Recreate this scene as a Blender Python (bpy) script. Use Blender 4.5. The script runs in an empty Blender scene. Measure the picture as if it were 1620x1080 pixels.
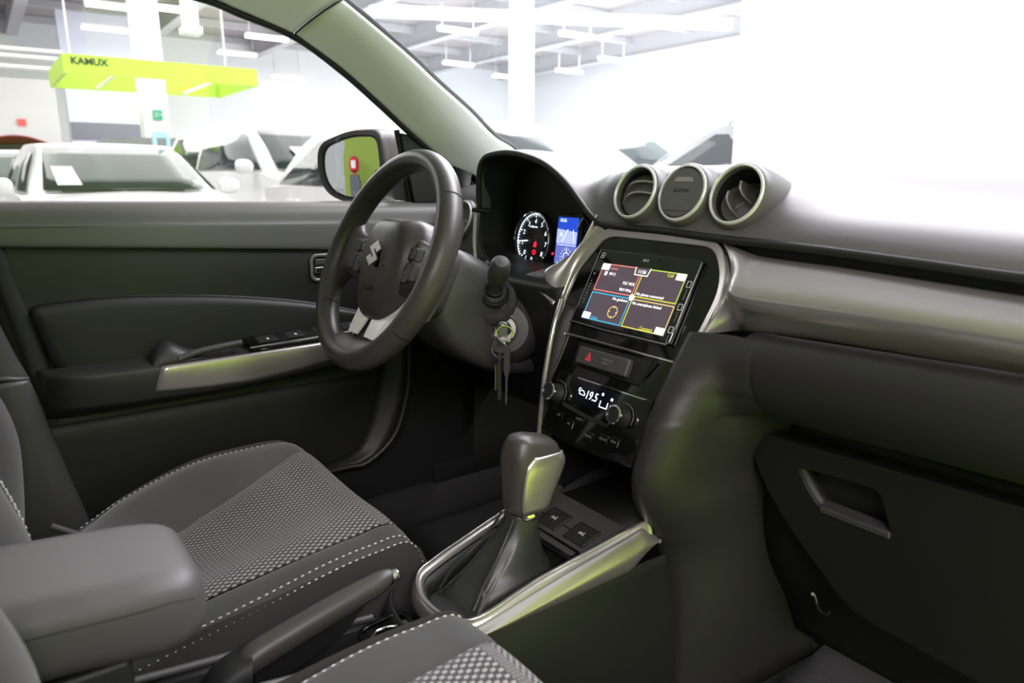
import bpy, bmesh, math, random
from mathutils import Vector as V, Matrix
random.seed(7)
SC = bpy.context.scene
COL = SC.collection
PI = math.pi

# ---------------------------------------------------------------- camera
CAM_LOC = V((0.6825, -0.72, 1.1128)); YAW, PITCH, FPX = 0.9393, 0.2249, 1142.0
cam_d = bpy.data.cameras.new('camera'); cam = bpy.data.objects.new('camera', cam_d); COL.objects.link(cam)
cam_d.sensor_width = 36.0; cam_d.lens = FPX / 1620 * 36.0; cam_d.clip_start = 0.02; cam_d.clip_end = 200
cam_d.dof.use_dof = True; cam_d.dof.focus_distance = 1.15; cam_d.dof.aperture_fstop = 5.6
cam.location = CAM_LOC
fw = V((-math.sin(YAW)*math.cos(PITCH), math.cos(YAW)*math.cos(PITCH), -math.sin(PITCH)))
rt = fw.cross(V((0, 0, 1))).normalized(); upv = rt.cross(fw)
cam.rotation_euler = Matrix((rt, upv, -fw)).transposed().to_euler()
SC.camera = cam

# ---------------------------------------------------------------- world, lamps, exposure
W = bpy.data.worlds.new('showroom_light'); SC.world = W; W.use_nodes = True
W.node_tree.nodes['Background'].inputs[0].default_value = (0.96, 0.98, 1.0, 1)
W.node_tree.nodes['Background'].inputs[1].default_value = 0.42
SC.view_settings.view_transform = 'Standard'; SC.view_settings.look = 'None'
SC.view_settings.gamma = 1.0; SC.view_settings.exposure = 0.25; SC.view_settings.use_curve_mapping = False
def area(name, loc, aim, sx, sy, power, color=(1, 1, 1)):
    d = bpy.data.lights.new(name, 'AREA'); d.shape = 'RECTANGLE'; d.size = sx; d.size_y = sy; d.energy = power; d.color = color
    o = bpy.data.objects.new(name, d); COL.objects.link(o); o.location = loc
    o.rotation_euler = (V(aim) - V(loc)).to_track_quat('-Z', 'Y').to_euler()
    return o
area('booth_lamp', (-0.3, 2.0, 3.3), (-0.3, 2.0, 0), 4.6, 1.8, 400, (1, .925, .97))
area('booth_lamp', (3.35, -1.5, 2.9), (0, -.2, 1.0), 3.6, 1.0, 185, (1, .91, .96))
area('hall_lamp', (-14.0, 2.0, 5.6), (-14.0, 2.0, 0), 14, 12, 1700, (1, .99, .98))
area('hall_lamp', (-14.0, 15.0, 5.6), (-14.0, 15.0, 0), 16, 14, 5000, (.97, .99, 1))

# ---------------------------------------------------------------- helpers
def cr(pts, n, closed=False):
    """n points along the Catmull-Rom curve through pts"""
    P = [V(p) for p in pts]; m = len(P); out = []
    for k in range(n):
        t = k / n * m if closed else k / (n - 1) * (m - 1)
        i = int(math.floor(t)); f = t - i
        if not closed and i >= m - 1: i, f = m - 2, 1.0
        g = (lambda j: P[j % m]) if closed else (lambda j: P[j] if 0 <= j < m else (2*P[0]-P[1] if j < 0 else 2*P[-1]-P[-2]))
        a, b, c, d = g(i-1), g(i), g(i+1), g(i+2)
        out.append(0.5*((2*b) + (c-a)*f + (2*a-5*b+4*c-d)*f*f + (3*b-a-3*c+d)*f**3))
    return out
def thing(name, label, cat, loc=(0, 0, 0), group=None):
    o = bpy.data.objects.new(name, None); COL.objects.link(o); o.location = loc; o.empty_display_size = .05
    o['label'] = label; o['category'] = cat
    if group: o['group'] = group
    return o
def tag(o, label=None, cat=None, group=None, kind=None):
    if label: o['label'] = label
    if cat: o['category'] = cat
    if group: o['group'] = group
    if kind: o['kind'] = kind
    return o
def link(name, me, mat, parent=None, smooth=True, ang=35):
    if mat is not None: me.materials.append(mat)
    me.polygons.foreach_set('use_smooth', [bool(smooth)] * len(me.polygons))
    if smooth: me.set_sharp_from_angle(angle=math.radians(ang))
    o = bpy.data.objects.new(name, me); COL.objects.link(o)
    if parent is not None:
        o.parent = parent
        if parent.type == 'EMPTY': o.matrix_parent_inverse = Matrix.Translation(-V(parent.location))
    return o
def mk(name, verts, faces, mat, parent=None, smooth=True, ang=35, normals=True):
    me = bpy.data.meshes.new(name); me.from_pydata([tuple(v) for v in verts], [], faces)
    if normals:
        bm = bmesh.new(); bm.from_mesh(me); bmesh.ops.recalc_face_normals(bm, faces=bm.faces); bm.to_mesh(me); bm.free()
    return link(name, me, mat, parent, smooth, ang)
def bev(o, w, seg=3, ang=30):
    m = o.modifiers.new('bevel', 'BEVEL'); m.width = w; m.segments = seg; m.limit_method = 'ANGLE'; m.angle_limit = math.radians(ang); m.harden_normals = True
    return o
def solid(o, t, off=-1):
    m = o.modifiers.new('solid', 'SOLIDIFY'); m.thickness = t; m.offset = off
    return o
def subd(o, n=1):
    m = o.modifiers.new('sub', 'SUBSURF'); m.levels = n; m.render_levels = n
    return o
def gridfaces(nu, nv, cu=False, cv=False):
    F = []
    for i in range(nu if cu else nu-1):
        for j in range(nv if cv else nv-1):
            a = i*nv+j; b = i*nv+(j+1) % nv; c = ((i+1) % nu)*nv+(j+1) % nv; d = ((i+1) % nu)*nv+j
            F.append((a, b, c, d))
    return F
def loft(name, secs, mat, parent=None, nu=0, nv=0, cu=False, cv=False, cap=False, thick=0, ang=50, rigid_u=False):
    """surface through the sections (lists of points); resampled smoothly"""
    if nv: secs = [cr(s, nv, cv) for s in secs]
    nv = len(secs[0])
    if nu:
        cols = [cr([s[j] for s in secs], nu, cu) for j in range(nv)]
        secs = [[cols[j][i] for j in range(nv)] for i in range(nu)]
    nu = len(secs)
    verts = [p for s in secs for p in s]; F = gridfaces(nu, nv, cu, cv)
    if cap: F += [tuple(range(nv)), tuple(range((nu-1)*nv, nu*nv))]
    o = mk(name, verts, F, mat, parent, True, ang)
    if thick: solid(o, abs(thick), -1 if thick > 0 else 1)
    return o
def tube(name, path, r, mat, parent=None, seg=10, closed=False, n=0, ry=None, cap=True, up=None):
    """round (or oval) bar along a path; r may be a list"""
    P = [V(p) for p in path]
    m0 = len(P)
    if n:
        if not isinstance(r, (int, float)):
            R = [x[0] for x in cr([(q, 0, 0) for q in r], n, closed)]
        else: R = [r]*n
        P = cr(P, n, closed)
    else: R = [r]*m0 if isinstance(r, (int, float)) else list(r)
    m = len(P); verts = []; T0 = None; N = None
    for i in range(m):
        a = P[(i-1) % m] if (closed or i > 0) else P[i]; b = P[(i+1) % m] if (closed or i < m-1) else P[i]
        T = (b-a).normalized()
        if N is None:
            N = V(up) if up is not None else (V((0, 0, 1)) if abs(T.z) < .9 else V((1, 0, 0)))
        N = (N - T*N.dot(T)).normalized(); B = T.cross(N)
        for k in range(seg):
            t = 2*PI*k/seg; k2 = (ry/r if ry and isinstance(r, (int, float)) else 1)
            verts.append(P[i] + R[i]*(math.cos(t)*N*k2 + math.sin(t)*B))
    F = gridfaces(m, seg, closed, True)
    if cap and not closed: F += [tuple(range(seg)), tuple(range((m-1)*seg, m*seg))]
    return mk(name, verts, F, mat, parent, True, 60)
def lathe(name, prof, origin, axis, mat, parent=None, seg=32, ref=None, ang=40, cap=True):
    """revolve (radius, height) pairs about axis"""
    A = V(axis).normalized(); R = V(ref) if ref is not None else (V((1, 0, 0)) if abs(A.x) < .9 else V((0, 1, 0)))
    R = (R-A*R.dot(A)).normalized(); B = A.cross(R); O = V(origin)
    verts = [O + A*h + r*(math.cos(2*PI*k/seg)*R + math.sin(2*PI*k/seg)*B) for r, h in prof for k in range(seg)]
    F = gridfaces(len(prof), seg, False, True)
    if cap:
        F += [tuple(range(seg)), tuple(range((len(prof)-1)*seg, len(prof)*seg))]
    return mk(name, verts, F, mat, parent, True, ang)
def prism(name, outline, direction, mat, parent=None, bevel=0, seg=2, smooth=True, ang=30):
    """outline (3D points in a plane) extruded along direction"""
    D = V(direction); n = len(outline); P = [V(p) for p in outline]
    verts = P + [p+D for p in P]
    F = [tuple(range(n)), tuple(range(n, 2*n))] + [(i, (i+1) % n, n+(i+1) % n, n+i) for i in range(n)]
    o = mk(name, verts, F, mat, parent, smooth, ang)
    if bevel: bev(o, bevel, seg, ang)
    return o
def ringprism(name, outer, inner, direction, mat, parent=None, bevel=0, ang=30):
    """flat ring between two outlines of equal count, extruded"""
    D = V(direction); n = len(outer); a = [V(p) for p in outer]; b = [V(p) for p in inner]
    verts = a+b+[p+D for p in a]+[p+D for p in b]; F = []
    for i in range(n):
        j = (i+1) % n
        F += [(i, j, n+j, n+i), (2*n+i, 2*n+j, 3*n+j, 3*n+i), (i, j, 2*n+j, 2*n+i), (n+i, n+j, 3*n+j, 3*n+i)]
    o = mk(name, verts, F, mat, parent, True, ang)
    if bevel: bev(o, bevel, 2, ang)
    return o
class Frame:
    def __init__(s, o, x, y):
        s.o = V(o); s.x = V(x).normalized(); y = V(y); s.y = (y-s.x*y.dot(s.x)).normalized(); s.z = s.x.cross(s.y)
    def __call__(s, a, b, c=0): return s.o+s.x*a+s.y*b+s.z*c
    def pts(s, L, c=0): return [s(q[0], q[1], (q[2] if len(q) > 2 else 0)+c) for q in L]
def rrect(w, h, r, n=4, cx=0, cy=0):
    out = []
    for sx, sy, a0 in ((1, 1, 0), (-1, 1, PI/2), (-1, -1, PI), (1, -1, 1.5*PI)):
        for k in range(n+1):
            a = a0+PI/2*k/n; out.append((cx+sx*(w/2-r)+r*math.cos(a), cy+sy*(h/2-r)+r*math.sin(a)))
    return out
def rpoly(pts, r, n=4):
    """polygon with rounded corners"""
    out = []; m = len(pts)
    for i in range(m):
        p, a, b = V(pts[i][:2]), V(pts[i-1][:2]), V(pts[(i+1) % m][:2])
        rr = pts[i][2] if len(pts[i]) > 2 else r
        u = (a-p); v = (b-p); lu, lv = u.length, v.length; rr = min(rr, lu*.49, lv*.49)
        s, e = p+u/lu*rr, p+v/lv*rr
        for k in range(n+1):
            t = k/n; q = s*(1-t)**2 + p*2*t*(1-t) + e*t*t; out.append((q.x, q.y))
    return out
def box(name, lo, hi, mat, parent=None, bevel=0, seg=2):
    x0, y0, z0 = lo; x1, y1, z1 = hi
    v = [(x0,y0,z0),(x1,y0,z0),(x1,y1,z0),(x0,y1,z0),(x0,y0,z1),(x1,y0,z1),(x1,y1,z1),(x0,y1,z1)]
    o = mk(name, v, [(0,3,2,1),(4,5,6,7),(0,1,5,4),(1,2,6,5),(2,3,7,6),(3,0,4,7)], mat, parent, bool(bevel))
    if bevel: bev(o, bevel, seg)
    return o
def fbox(name, F, a0, a1, b0, b1, c0, c1, mat, parent=None, bevel=0, seg=2):
    v = [F(a, b, c) for c in (c0, c1) for a, b in ((a0, b0), (a1, b0), (a1, b1), (a0, b1))]
    o = mk(name, v, [(0,3,2,1),(4,5,6,7),(0,1,5,4),(1,2,6,5),(2,3,7,6),(3,0,4,7)], mat, parent, bool(bevel))
    if bevel: bev(o, bevel, seg)
    return o
def text(name, s, size, F, a, b, mat, parent=None, c=0.0004, ext=0.0003, align='CENTER', shear=0, sx=1.0, bold=0):
    cu = bpy.data.curves.new(name, 'FONT'); cu.body = s; cu.size = size; cu.extrude = ext; cu.align_x = align; cu.align_y = 'CENTER'; cu.shear = shear; cu.resolution_u = 3; cu.offset = bold
    t = bpy.data.objects.new(name, cu); COL.objects.link(t)
    me = bpy.data.meshes.new_from_object(t); COL.objects.unlink(t); bpy.data.objects.remove(t); bpy.data.curves.remove(cu)
    for v in me.vertices: v.co = F(a+v.co.x*sx, b+v.co.y, c+v.co.z)
    me.materials.clear()
    return link(name, me, mat, parent, False)
def join_pieces(name, parts, mat, parent=None, smooth=True, ang=40):
    """one mesh from (verts, faces) pieces"""
    Vv, Ff = [], []
    for v, f in parts:
        o = len(Vv); Vv += [tuple(q) for q in v]; Ff += [tuple(o+i for i in q) for q in f]
    return mk(name, Vv, Ff, mat, parent, smooth, ang)

# ---------------------------------------------------------------- materials
MATS = {}
def mat(name, color, rough=.5, metal=0.0, spec=.5, bump=0, scale=900, coat=0, emit=None, estr=0, sheen=0, mottle=0, mscale=6, trans=0, dist=.0006):
    m = bpy.data.materials.new(name); m.use_nodes = True; nt = m.node_tree; b = nt.nodes['Principled BSDF']
    b.inputs['Base Color'].default_value = (*color, 1); b.inputs['Roughness'].default_value = rough; b.inputs['Metallic'].default_value = metal
    b.inputs['Specular IOR Level'].default_value = spec; b.inputs['Coat Weight'].default_value = coat; b.inputs['Coat Roughness'].default_value = .05
    if sheen: b.inputs['Sheen Weight'].default_value = sheen; b.inputs['Sheen Roughness'].default_value = .5
    if emit: b.inputs['Emission Color'].default_value = (*emit, 1); b.inputs['Emission Strength'].default_value = estr
    if trans: b.inputs['Transmission Weight'].default_value = trans
    tc = nt.nodes.new('ShaderNodeTexCoord')
    if bump:
        n = nt.nodes.new('ShaderNodeTexNoise'); n.inputs['Scale'].default_value = scale; n.inputs['Detail'].default_value = 3
        bp = nt.nodes.new('ShaderNodeBump'); bp.inputs['Strength'].default_value = bump; bp.inputs['Distance'].default_value = dist
        nt.links.new(tc.outputs['Object'], n.inputs['Vector']); nt.links.new(n.outputs['Fac'], bp.inputs['Height']); nt.links.new(bp.outputs['Normal'], b.inputs['Normal'])
    if mottle:
        n = nt.nodes.new('ShaderNodeTexNoise'); n.inputs['Scale'].default_value = mscale; n.inputs['Detail'].default_value = 4
        mx = nt.nodes.new('ShaderNodeMix'); mx.data_type = 'RGBA'
        mx.inputs[6].default_value = (*[c*(1-mottle) for c in color], 1); mx.inputs[7].default_value = (*[min(1, c*(1+mottle)) for c in color], 1)
        nt.links.new(tc.outputs['Object'], n.inputs['Vector']); nt.links.new(n.outputs['Fac'], mx.inputs[0]); nt.links.new(mx.outputs[2], b.inputs['Base Color'])
    MATS[name] = m
    return m
plastic = mat('grained_black_plastic', (.016, .016, .0155), .48, bump=.25, scale=700, dist=.0004)
plastic_soft = mat('satin_grey_plastic', (.055, .053, .054), .44, bump=.2, scale=600, dist=.0004)
dash_soft = mat('soft_dash_skin', (.125, .118, .124), .45, bump=.2, scale=600, dist=.0004)
plastic_low = mat('lower_black_plastic', (.010, .010, .010), .52, bump=.2, scale=600, dist=.0004)
pad_low = mat('lower_dash_plastic', (.022,.021,.0205), .46, bump=.2, scale=600, dist=.0004)
plastic_dark = mat('deep_black_plastic', (.008, .008, .008), .55)
rubber = mat('black_rubber', (.012, .012, .012), .6)
gloss = mat('piano_black', (.004, .004, .004), .04, spec=.5, coat=.15)
glass_screen = mat('screen_glass', (.006, .006, .007), .03, spec=.5, coat=.5)
silver = mat('satin_silver_plastic', (.54, .505, .50), .28, metal=.82, bump=.05, scale=500, dist=.0002)
silver_light = mat('light_satin_metal', (.68, .67, .65), .25, metal=.9)
ring_silver = mat('silver_vent_paint', (.90,.89,.88), .30, metal=.25)
door_soft = mat('soft_door_plastic', (.125,.124,.12), .45, bump=.2, scale=600, dist=.0004)
chrome = mat('chrome', (.85, .85, .85), .06, metal=1)
dull_metal = mat('dull_steel', (.45, .45, .44), .3, metal=1)
leather = mat('black_wheel_leather', (.048, .044, .042), .38, bump=.3, scale=900, dist=.0004)
leather_perf = mat('dark_leather_insert', (.014, .014, .014), .5, bump=.6, scale=1500, dist=.0005)
cream = mat('pale_headliner_cloth', (.78, .80, .77), .75, bump=.15, scale=900, dist=.0004)
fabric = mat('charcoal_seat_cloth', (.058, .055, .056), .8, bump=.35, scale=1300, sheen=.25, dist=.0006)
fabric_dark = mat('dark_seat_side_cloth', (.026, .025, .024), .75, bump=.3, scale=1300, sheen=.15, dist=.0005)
arm_leather = mat('charcoal_armrest_vinyl', (.068, .064, .066), .5, bump=.25, scale=800, dist=.0004)
thread = mat('pale_grey_thread', (.55, .54, .52), .7)
carpet = mat('black_carpet', (.016, .016, .017), .95, bump=1.0, scale=500, dist=.003)
carpet_grey = mat('grey_carpet', (.036, .036, .038), .95, bump=1.0, scale=450, dist=.003)
white_print = mat('white_print', (.75, .75, .75), .5)
grey_print = mat('faint_grey_print', (.16, .16, .16), .5)
def glow(name, c, s): return mat(name, (0, 0, 0), .5, spec=0, emit=c, estr=s)
# ================================================================ DASHBOARD
DX = -0.0165                                       # the middle of the dashboard
T1 = .5008
BZ = Frame((DX, 0, .9475), (1, 0, 0), (0, math.sin(T1), math.cos(T1)))      # plane of the touch screen
T2 = .40
CL = Frame((DX, -.0336, .886), (1, 0, 0), (0, math.sin(T2), math.cos(T2)))  # plane of the climate panel
dash = thing('dashboard', 'black car dashboard with satin silver band running across to the passenger side', 'dashboard', (0, .2, .5))
E_ = [(-.478,.05,1.053),(-.477,.048,1.088),(-.469,.045,1.123),(-.46,.045,1.14),(-.438,.045,1.151),(-.382,.045,1.155),(-.327,.045,1.148),(-.275,.045,1.134),
      (-.226,.045,1.108),(-.187,.045,1.077),(-.161,.045,1.056),(-.135,.045,1.045),(-.088,.045,1.042),(-.019,.045,1.041),(.039,.043,1.039),(.093,.04,1.037),
      (.17,.035,1.036),(.238,.03,1.035),(.342,.025,1.031),(.437,.02,1.027),(.55,.02,1.025),(.66,.03,1.024)]
PSy = [0,.010,.035,.085,.16,.27,.42,.55]; PSz = [0,.016,.034,.052,.068,.077,.068,.03]
VSy = [0,.006,.014,.026,.06,.15,.30,.53]; VSz = [0,.018,.044,.070,.086,.093,.09,.02]
HSy = [0,.03,.06,.10,.16,.25,.38,.53]
def padsec(i):
    x, y, z = E_[i]
    if i <= 8:
        k = min(1, max(0, (z-1.05)/.1)); zt = min(1.128, z+.02)
        zz = [z, z+.004*k, z+.004*k, z+.001*k, z+(zt-z)*.45, z+(zt-z)*.9, zt-.014, 1.06]
        xs = [0, .001, .003, .006, .008, .008, .004, 0]; s = -1 if x < -.36 else 0
        return [(x+s*xs[j], y+HSy[j], zz[j]) for j in range(8)]
    if i <= 15:
        w = [.45, .75, .95, 1, 1, 1, 1][i-9]; VW = [0,.2,.5,.80,.97,1.02,.93,.15]
        zz = [z+VW[j]*(1.127-z) for j in range(7)]+[1.06]
        if i == 15: return [(x, y+.5*(VSy[j]+PSy[j]), .75*zz[j]+.25*(z+PSz[j])) for j in range(8)]
        return [(x, y+w*VSy[j]+(1-w)*HSy[j], zz[j]) for j in range(8)]
    if i == 16: return [(x, y+.25*VSy[j]+.75*PSy[j], z+.3*VSz[j]+.7*PSz[j]) for j in range(8)]
    return [(x, y+PSy[j], z+PSz[j]) for j in range(8)]
loft('dash_pad', [padsec(i) for i in range(len(E_))], dash_soft, dash, nu=110, nv=28, thick=.004, ang=80)
tube('pad_lip', [V(e)+V((0, .002, -.002)) for e in E_], .0055, plastic, dash, seg=8, n=120)
loft('seam_groove', [[V(e)+V((0,.004,-.003)), V(e)+V((0,.016,-.006)), V(e)+V((0,.014,-.020)), V(e)+V((0,.004,-.022))] for e in E_[9:]], plastic_dark, dash, nu=50, nv=8, thick=.002)
# left end of the dash with the round outer vent
loft('dash_end', [[(x,.07,.94),(x,.078,1.0),(x,.092,1.045),(x,.125,1.082),(x,.2,1.098),(x,.35,1.085),(x,.55,1.05)] for x in (-.70,-.64,-.58,-.53,-.50,-.487)], dash_soft, dash, nu=14, nv=20, thick=.004)
# ---- silver band in front of the passenger
TR = [(.10,.012,.995,.922),(.142,.000,.966,.926),(.165,-.004,.963,.929),(.20,-.006,.963,.933),(.26,-.008,.964,.937),(.36,-.01,.965,.940),(.46,-.01,.964,.942),(.56,-.008,.963,.943),(.66,0,.962,.943)]
def trimsec(k):
    x, yr, zr, zb = TR[k]
    ey = (.04,.038,.036,.033,.029,.024,.02,.02,.03)[k]; ez = (1.030,1.020,1.018,1.017,1.016,1.012,1.008,1.006,1.005)[k]
    if k == 0: return [(.0885,.047,1.032),(.100,.042,1.022),(.115,.033,1.007),(.124,.022,.990),(.1255,.012,.970),(.1225,.002,.950),(.118,-.008,.932),(.1155,-.0134,.921)]
    return [(x,ey+.004,ez),(x,ey-.006,ez-.004),(x,(ey+yr)/2-.004,(ez+zr)/2+.008),(x,yr-.002,zr+.014),(x,yr,zr),(x,yr+.006,zr-.010),(x,yr+.014,zb+.006),(x,yr+.02,zb)]
loft('silver_trim', [trimsec(k) for k in range(len(TR))], silver, dash, nu=60, nv=28, thick=.003, ang=60)
# ---- frame of silver round the screen panel
def res(pts, n, c=(0, 0)):
    """outline resampled to n points at equal angles about c"""
    out = []; m = len(pts)
    for k in range(n):
        a = 2*PI*k/n; d = V((math.cos(a), math.sin(a))); best = None
        for i in range(m):
            p = V(pts[i])-V(c); q = V(pts[(i+1) % m])-V(c); e = q-p
            den = d.x*e.y-d.y*e.x
            if abs(den) < 1e-12: continue
            t = (p.x*e.y-p.y*e.x)/den; u = (p.x*d.y-p.y*d.x)/den
            if t > 0 and -1e-6 <= u <= 1+1e-6 and (best is None or t > best): best = t
        out.append((c[0]+d.x*best, c[1]+d.y*best))
    return out
bez = rpoly([(-.104,.0895,.02),(.0985,.0872,.02),(.131,.040,.05),(.1245,-.030,.06),(.114,-.0705,.004),(-.118,-.0690,.004),(-.136,-.026,.06),(-.138,.022,.05)], .01, 6)
fra = rpoly([(-.112,.104,.022),(.105,.098,.024),(.1415,.044,.05),(.132,-.028,.04),(.1185,-.072,.003),(-.124,-.072,.003),(-.1445,-.026,.05),(-.147,.026,.05)], .01, 6)
N = 96
ringprism('screen_surround', BZ.pts(res(fra, N), .002), BZ.pts(res(bez, N), -.001), BZ.z*-.012, silver, dash, .0015)
prism('gloss_panel', BZ.pts(bez, -.004), BZ.z*-.010, gloss, dash)
# silver flare sweeping from the screen surround towards the wheel
def S2(a, b, c=0): return BZ(a, b, c)
loft('silver_flare', [[(-.147,.046,1.057),BZ(-.132,.117),BZ(-.118,.105),BZ(-.111,.098,-.003)],
                      [(-.154,.036,1.030),BZ(-.138,.090,.002),BZ(-.130,.085,.003),BZ(-.124,.080,-.002)],
                      [(-.163,.024,1.006),BZ(-.150,.060,.004),BZ(-.143,.058,.004),BZ(-.137,.052,-.002)],
                      [(-.186,.012,.984),BZ(-.163,.035,.004),BZ(-.150,.030,.004),BZ(-.143,.024,-.002)],
                      [(-.212,.002,.966),BZ(-.178,.012,.004),BZ(-.156,.005,.004),BZ(-.143,-.002,-.002)],
                      [(-.208,.000,.950),BZ(-.172,-.006,.002),BZ(-.155,-.014,.003),BZ(-.142,-.022,-.002)]], silver, dash, nu=26, nv=14, thick=.003, ang=60)
tube('silver_edge_strip', [(-.146,-.020,.930),(-.136,-.044,.893),(-.132,-.062,.827),(-.130,-.071,.769),(-.129,-.077,.715),(-.129,-.081,.66)], .0042, silver, dash, seg=8, n=30)
# ---- climate / stack fascia
cl_out = rpoly([(-.117,-.002),(.113,-.002),(.105,-.055,.03),(.103,-.10,.02),(.092,-.135,.02),(.06,-.150,.02),(-.055,-.152,.02),(-.088,-.140,.02),(-.100,-.10,.02),(-.108,-.055,.03)], .004, 5)
prism('stack_panel', CL.pts(cl_out, -.003), CL.z*-.012, gloss, dash, .002)
fbox('chrome_line', CL, -.117, .112, -.0035, -.0008, -.003, .0015, chrome, dash, .0006)
# ---- right cheek of the stack running down into the console
CHK = [[(.094,-.012,.922),(.104,-.020,.924),(.120,-.019,.926),(.140,-.015,.927),(.162,-.012,.928),(.192,-.008,.927)],
         [(.093,-.018,.912),(.103,-.027,.912),(.120,-.026,.912),(.140,-.0235,.912),(.161,-.021,.913),(.192,-.0185,.914)],
         [(.091,-.028,.895),(.102,-.038,.896),(.120,-.037,.896),(.140,-.033,.896),(.160,-.027,.896),(.192,-.021,.895)],
         [(.088,-.045,.865),(.100,-.056,.866),(.120,-.054,.868),(.141,-.042,.868),(.162,-.024,.868),(.192,-.014,.867)],
         [(.087,-.051,.853),(.099,-.063,.853),(.1195,-.061,.854),(.140,-.046,.854),(.160,-.018,.854),(.192,-.0045,.854)],
         [(.086,-.058,.840),(.098,-.071,.840),(.119,-.069,.840),(.139,-.050,.840),(.158,-.012,.841),(.192,.006,.841)],
         [(.085,-.067,.822),(.0975,-.079,.822),(.118,-.077,.823),(.1375,-.056,.824),(.156,-.002,.828),(.192,.021,.831)],
         [(.084,-.075,.805),(.097,-.087,.805),(.117,-.084,.806),(.136,-.060,.808),(.154,.01,.814),(.192,.040,.823)],
         [(.080,-.090,.745),(.092,-.100,.745),(.110,-.096,.745),(.127,-.065,.745),(.140,.02,.745),(.148,.10,.745)],
         [(.076,-.080,.700),(.088,-.086,.700),(.105,-.080,.700),(.122,-.050,.700),(.137,.01,.700),(.148,.11,.700)],
         [(.070,-.050,.655),(.082,-.052,.655),(.100,-.045,.655),(.118,-.015,.655),(.133,.04,.655),(.144,.13,.655)],
         [(.070,-.02,.60),(.082,-.02,.60),(.098,-.01,.60),(.115,.02,.60),(.130,.07,.60),(.141,.16,.60)],
         [(.075,.0,.50),(.087,.0,.50),(.102,.01,.50),(.118,.04,.50),(.130,.09,.50),(.140,.20,.50)],
         [(.08,.0,.36),(.09,.0,.36),(.105,.01,.36),(.12,.05,.36),(.13,.1,.36),(.14,.25,.36)]]
solid(loft('stack_cheek', [r+[((r[-1][0]+.018, r[-1][1]+.009, r[-1][2]) if k < 8 else (r[-1][0]+.004, r[-1][1]+.03, r[-1][2]))] for k, r in enumerate(CHK)], pad_low, dash, nu=60, nv=30, ang=80), .001, 0)
loft('stack_cheek', [[(-.116,y+.012,z),(-.128,y,z),(-.137,y+.004,z),(-.140,y+.05,z),(-.142,.16,z)] for y, z in ((-.022,.925),(-.040,.892),(-.057,.827),(-.066,.769),(-.072,.72),(-.076,.66),(-.06,.60),(-.02,.50),(0,.36))], plastic_low, dash, nu=30, nv=16, thick=.004, ang=80)
# recess under the climate panel
loft('storage_nook', [[(-.115,-.06,.745),(-.115,.06,.74),(-.115,.06,.645),(-.115,-.12,.638)],[(.08,-.06,.745),(.08,.06,.74),(.08,.06,.645),(.08,-.12,.638)]], plastic_dark, dash, nu=2, thick=.003)
# ---- lower dash on the passenger side
def low(x, l=0):
    z = {0: .928}.get(0) + .012*max(0, min(1, (x-.15)/.35))
    return [(x,.020,z+.001),(x,.004,z+.001),(x,-.010,z-.003),(x,-.018,z-.014),(x,-.021,z-.034),(x,-.014,z-.062),(x,.006,z-.088),(x,.036,z-.106),(x,.07,z-.114),(x,.095,z-.118)]
solid(loft('lower_pad', [[(q[0],q[1]+.008,q[2]-.002) for q in low(.168)]]+[[(q[0],q[1]+.003,q[2]) for q in low(.182)]]+[low(x) for x in (.196,.21,.25,.30,.42,.54,.66)], pad_low, dash, nu=40, nv=40, ang=80), .001, 0)
loft('kick_fascia', [[(x,.088,.815),(x,.092,.76),(x,.105,.68),(x,.14,.58),(x,.19,.50),(x,.225,.43)] for x in (.125,.30,.48,.66)], plastic_low, dash, nu=10, nv=16, thick=.004)
# glove box door with a scooped pull
GV = Frame((.07-.07, .078, .70), (1, 0, 0), (0, -.16, 1))
gout = rpoly([(.147,.092,.02),(.66,.112,.02),(.66,-.14,.02),(.285,-.115,.03),(.200,-.030,.1),(.163,.022,.06),(.145,.066,.02)], .02, 6)
ghole = rpoly([(.216,.063,.006),(.316,.069,.012),(.332,.016,.004),(.243,.016,.012),(.222,.045,.02)], .006, 5)
gc = (.275, .042)
gb = prism('glove_box_door', [], (0,0,0), None) if False else ringprism('glove_box_door', GV.pts(res(gout, 120, gc), .006), GV.pts(res(ghole, 120, gc), .006), GV.z*-.014, plastic_low, dash, .002)
prism('pull_recess', GV.pts(ghole, -.022), GV.z*-.004, plastic_dark, gb)
loft('recess_wall', [GV.pts(ghole, .004), GV.pts([(gc[0]+(a-gc[0])*.93, gc[1]+(b-gc[1])*.93) for a, b in ghole], -.022)], plastic_low, gb, cv=True, thick=.001)
fbox('pull_lip', GV, .244, .331, .0110, .0205, -.012, .0085, plastic_soft, gb, .0025)
# driver's knee panel
loft('knee_panel', [[(x,.07,.955),(x,.00,.948),(x,-.012,.93),(x,-.005,.86),(x,.05,.76),(x,.12,.68),(x,.22,.62)] for x in (-.70,-.56,-.42,-.28,-.16)], plastic_low, dash, nu=16, nv=24, thick=.004)
loft('column_ledge', [[(-.285,.06,.958),(-.285,.02,.952),(-.285,.0,.942)],[(-.24,.05,.957),(-.24,.012,.95),(-.24,-.008,.938)],[(-.20,.04,.948),(-.20,.004,.942),(-.20,-.014,.930)],[(-.172,.035,.940),(-.172,-.002,.932),(-.172,-.018,.918)]], silver, dash, nu=14, nv=8, thick=.003)

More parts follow.
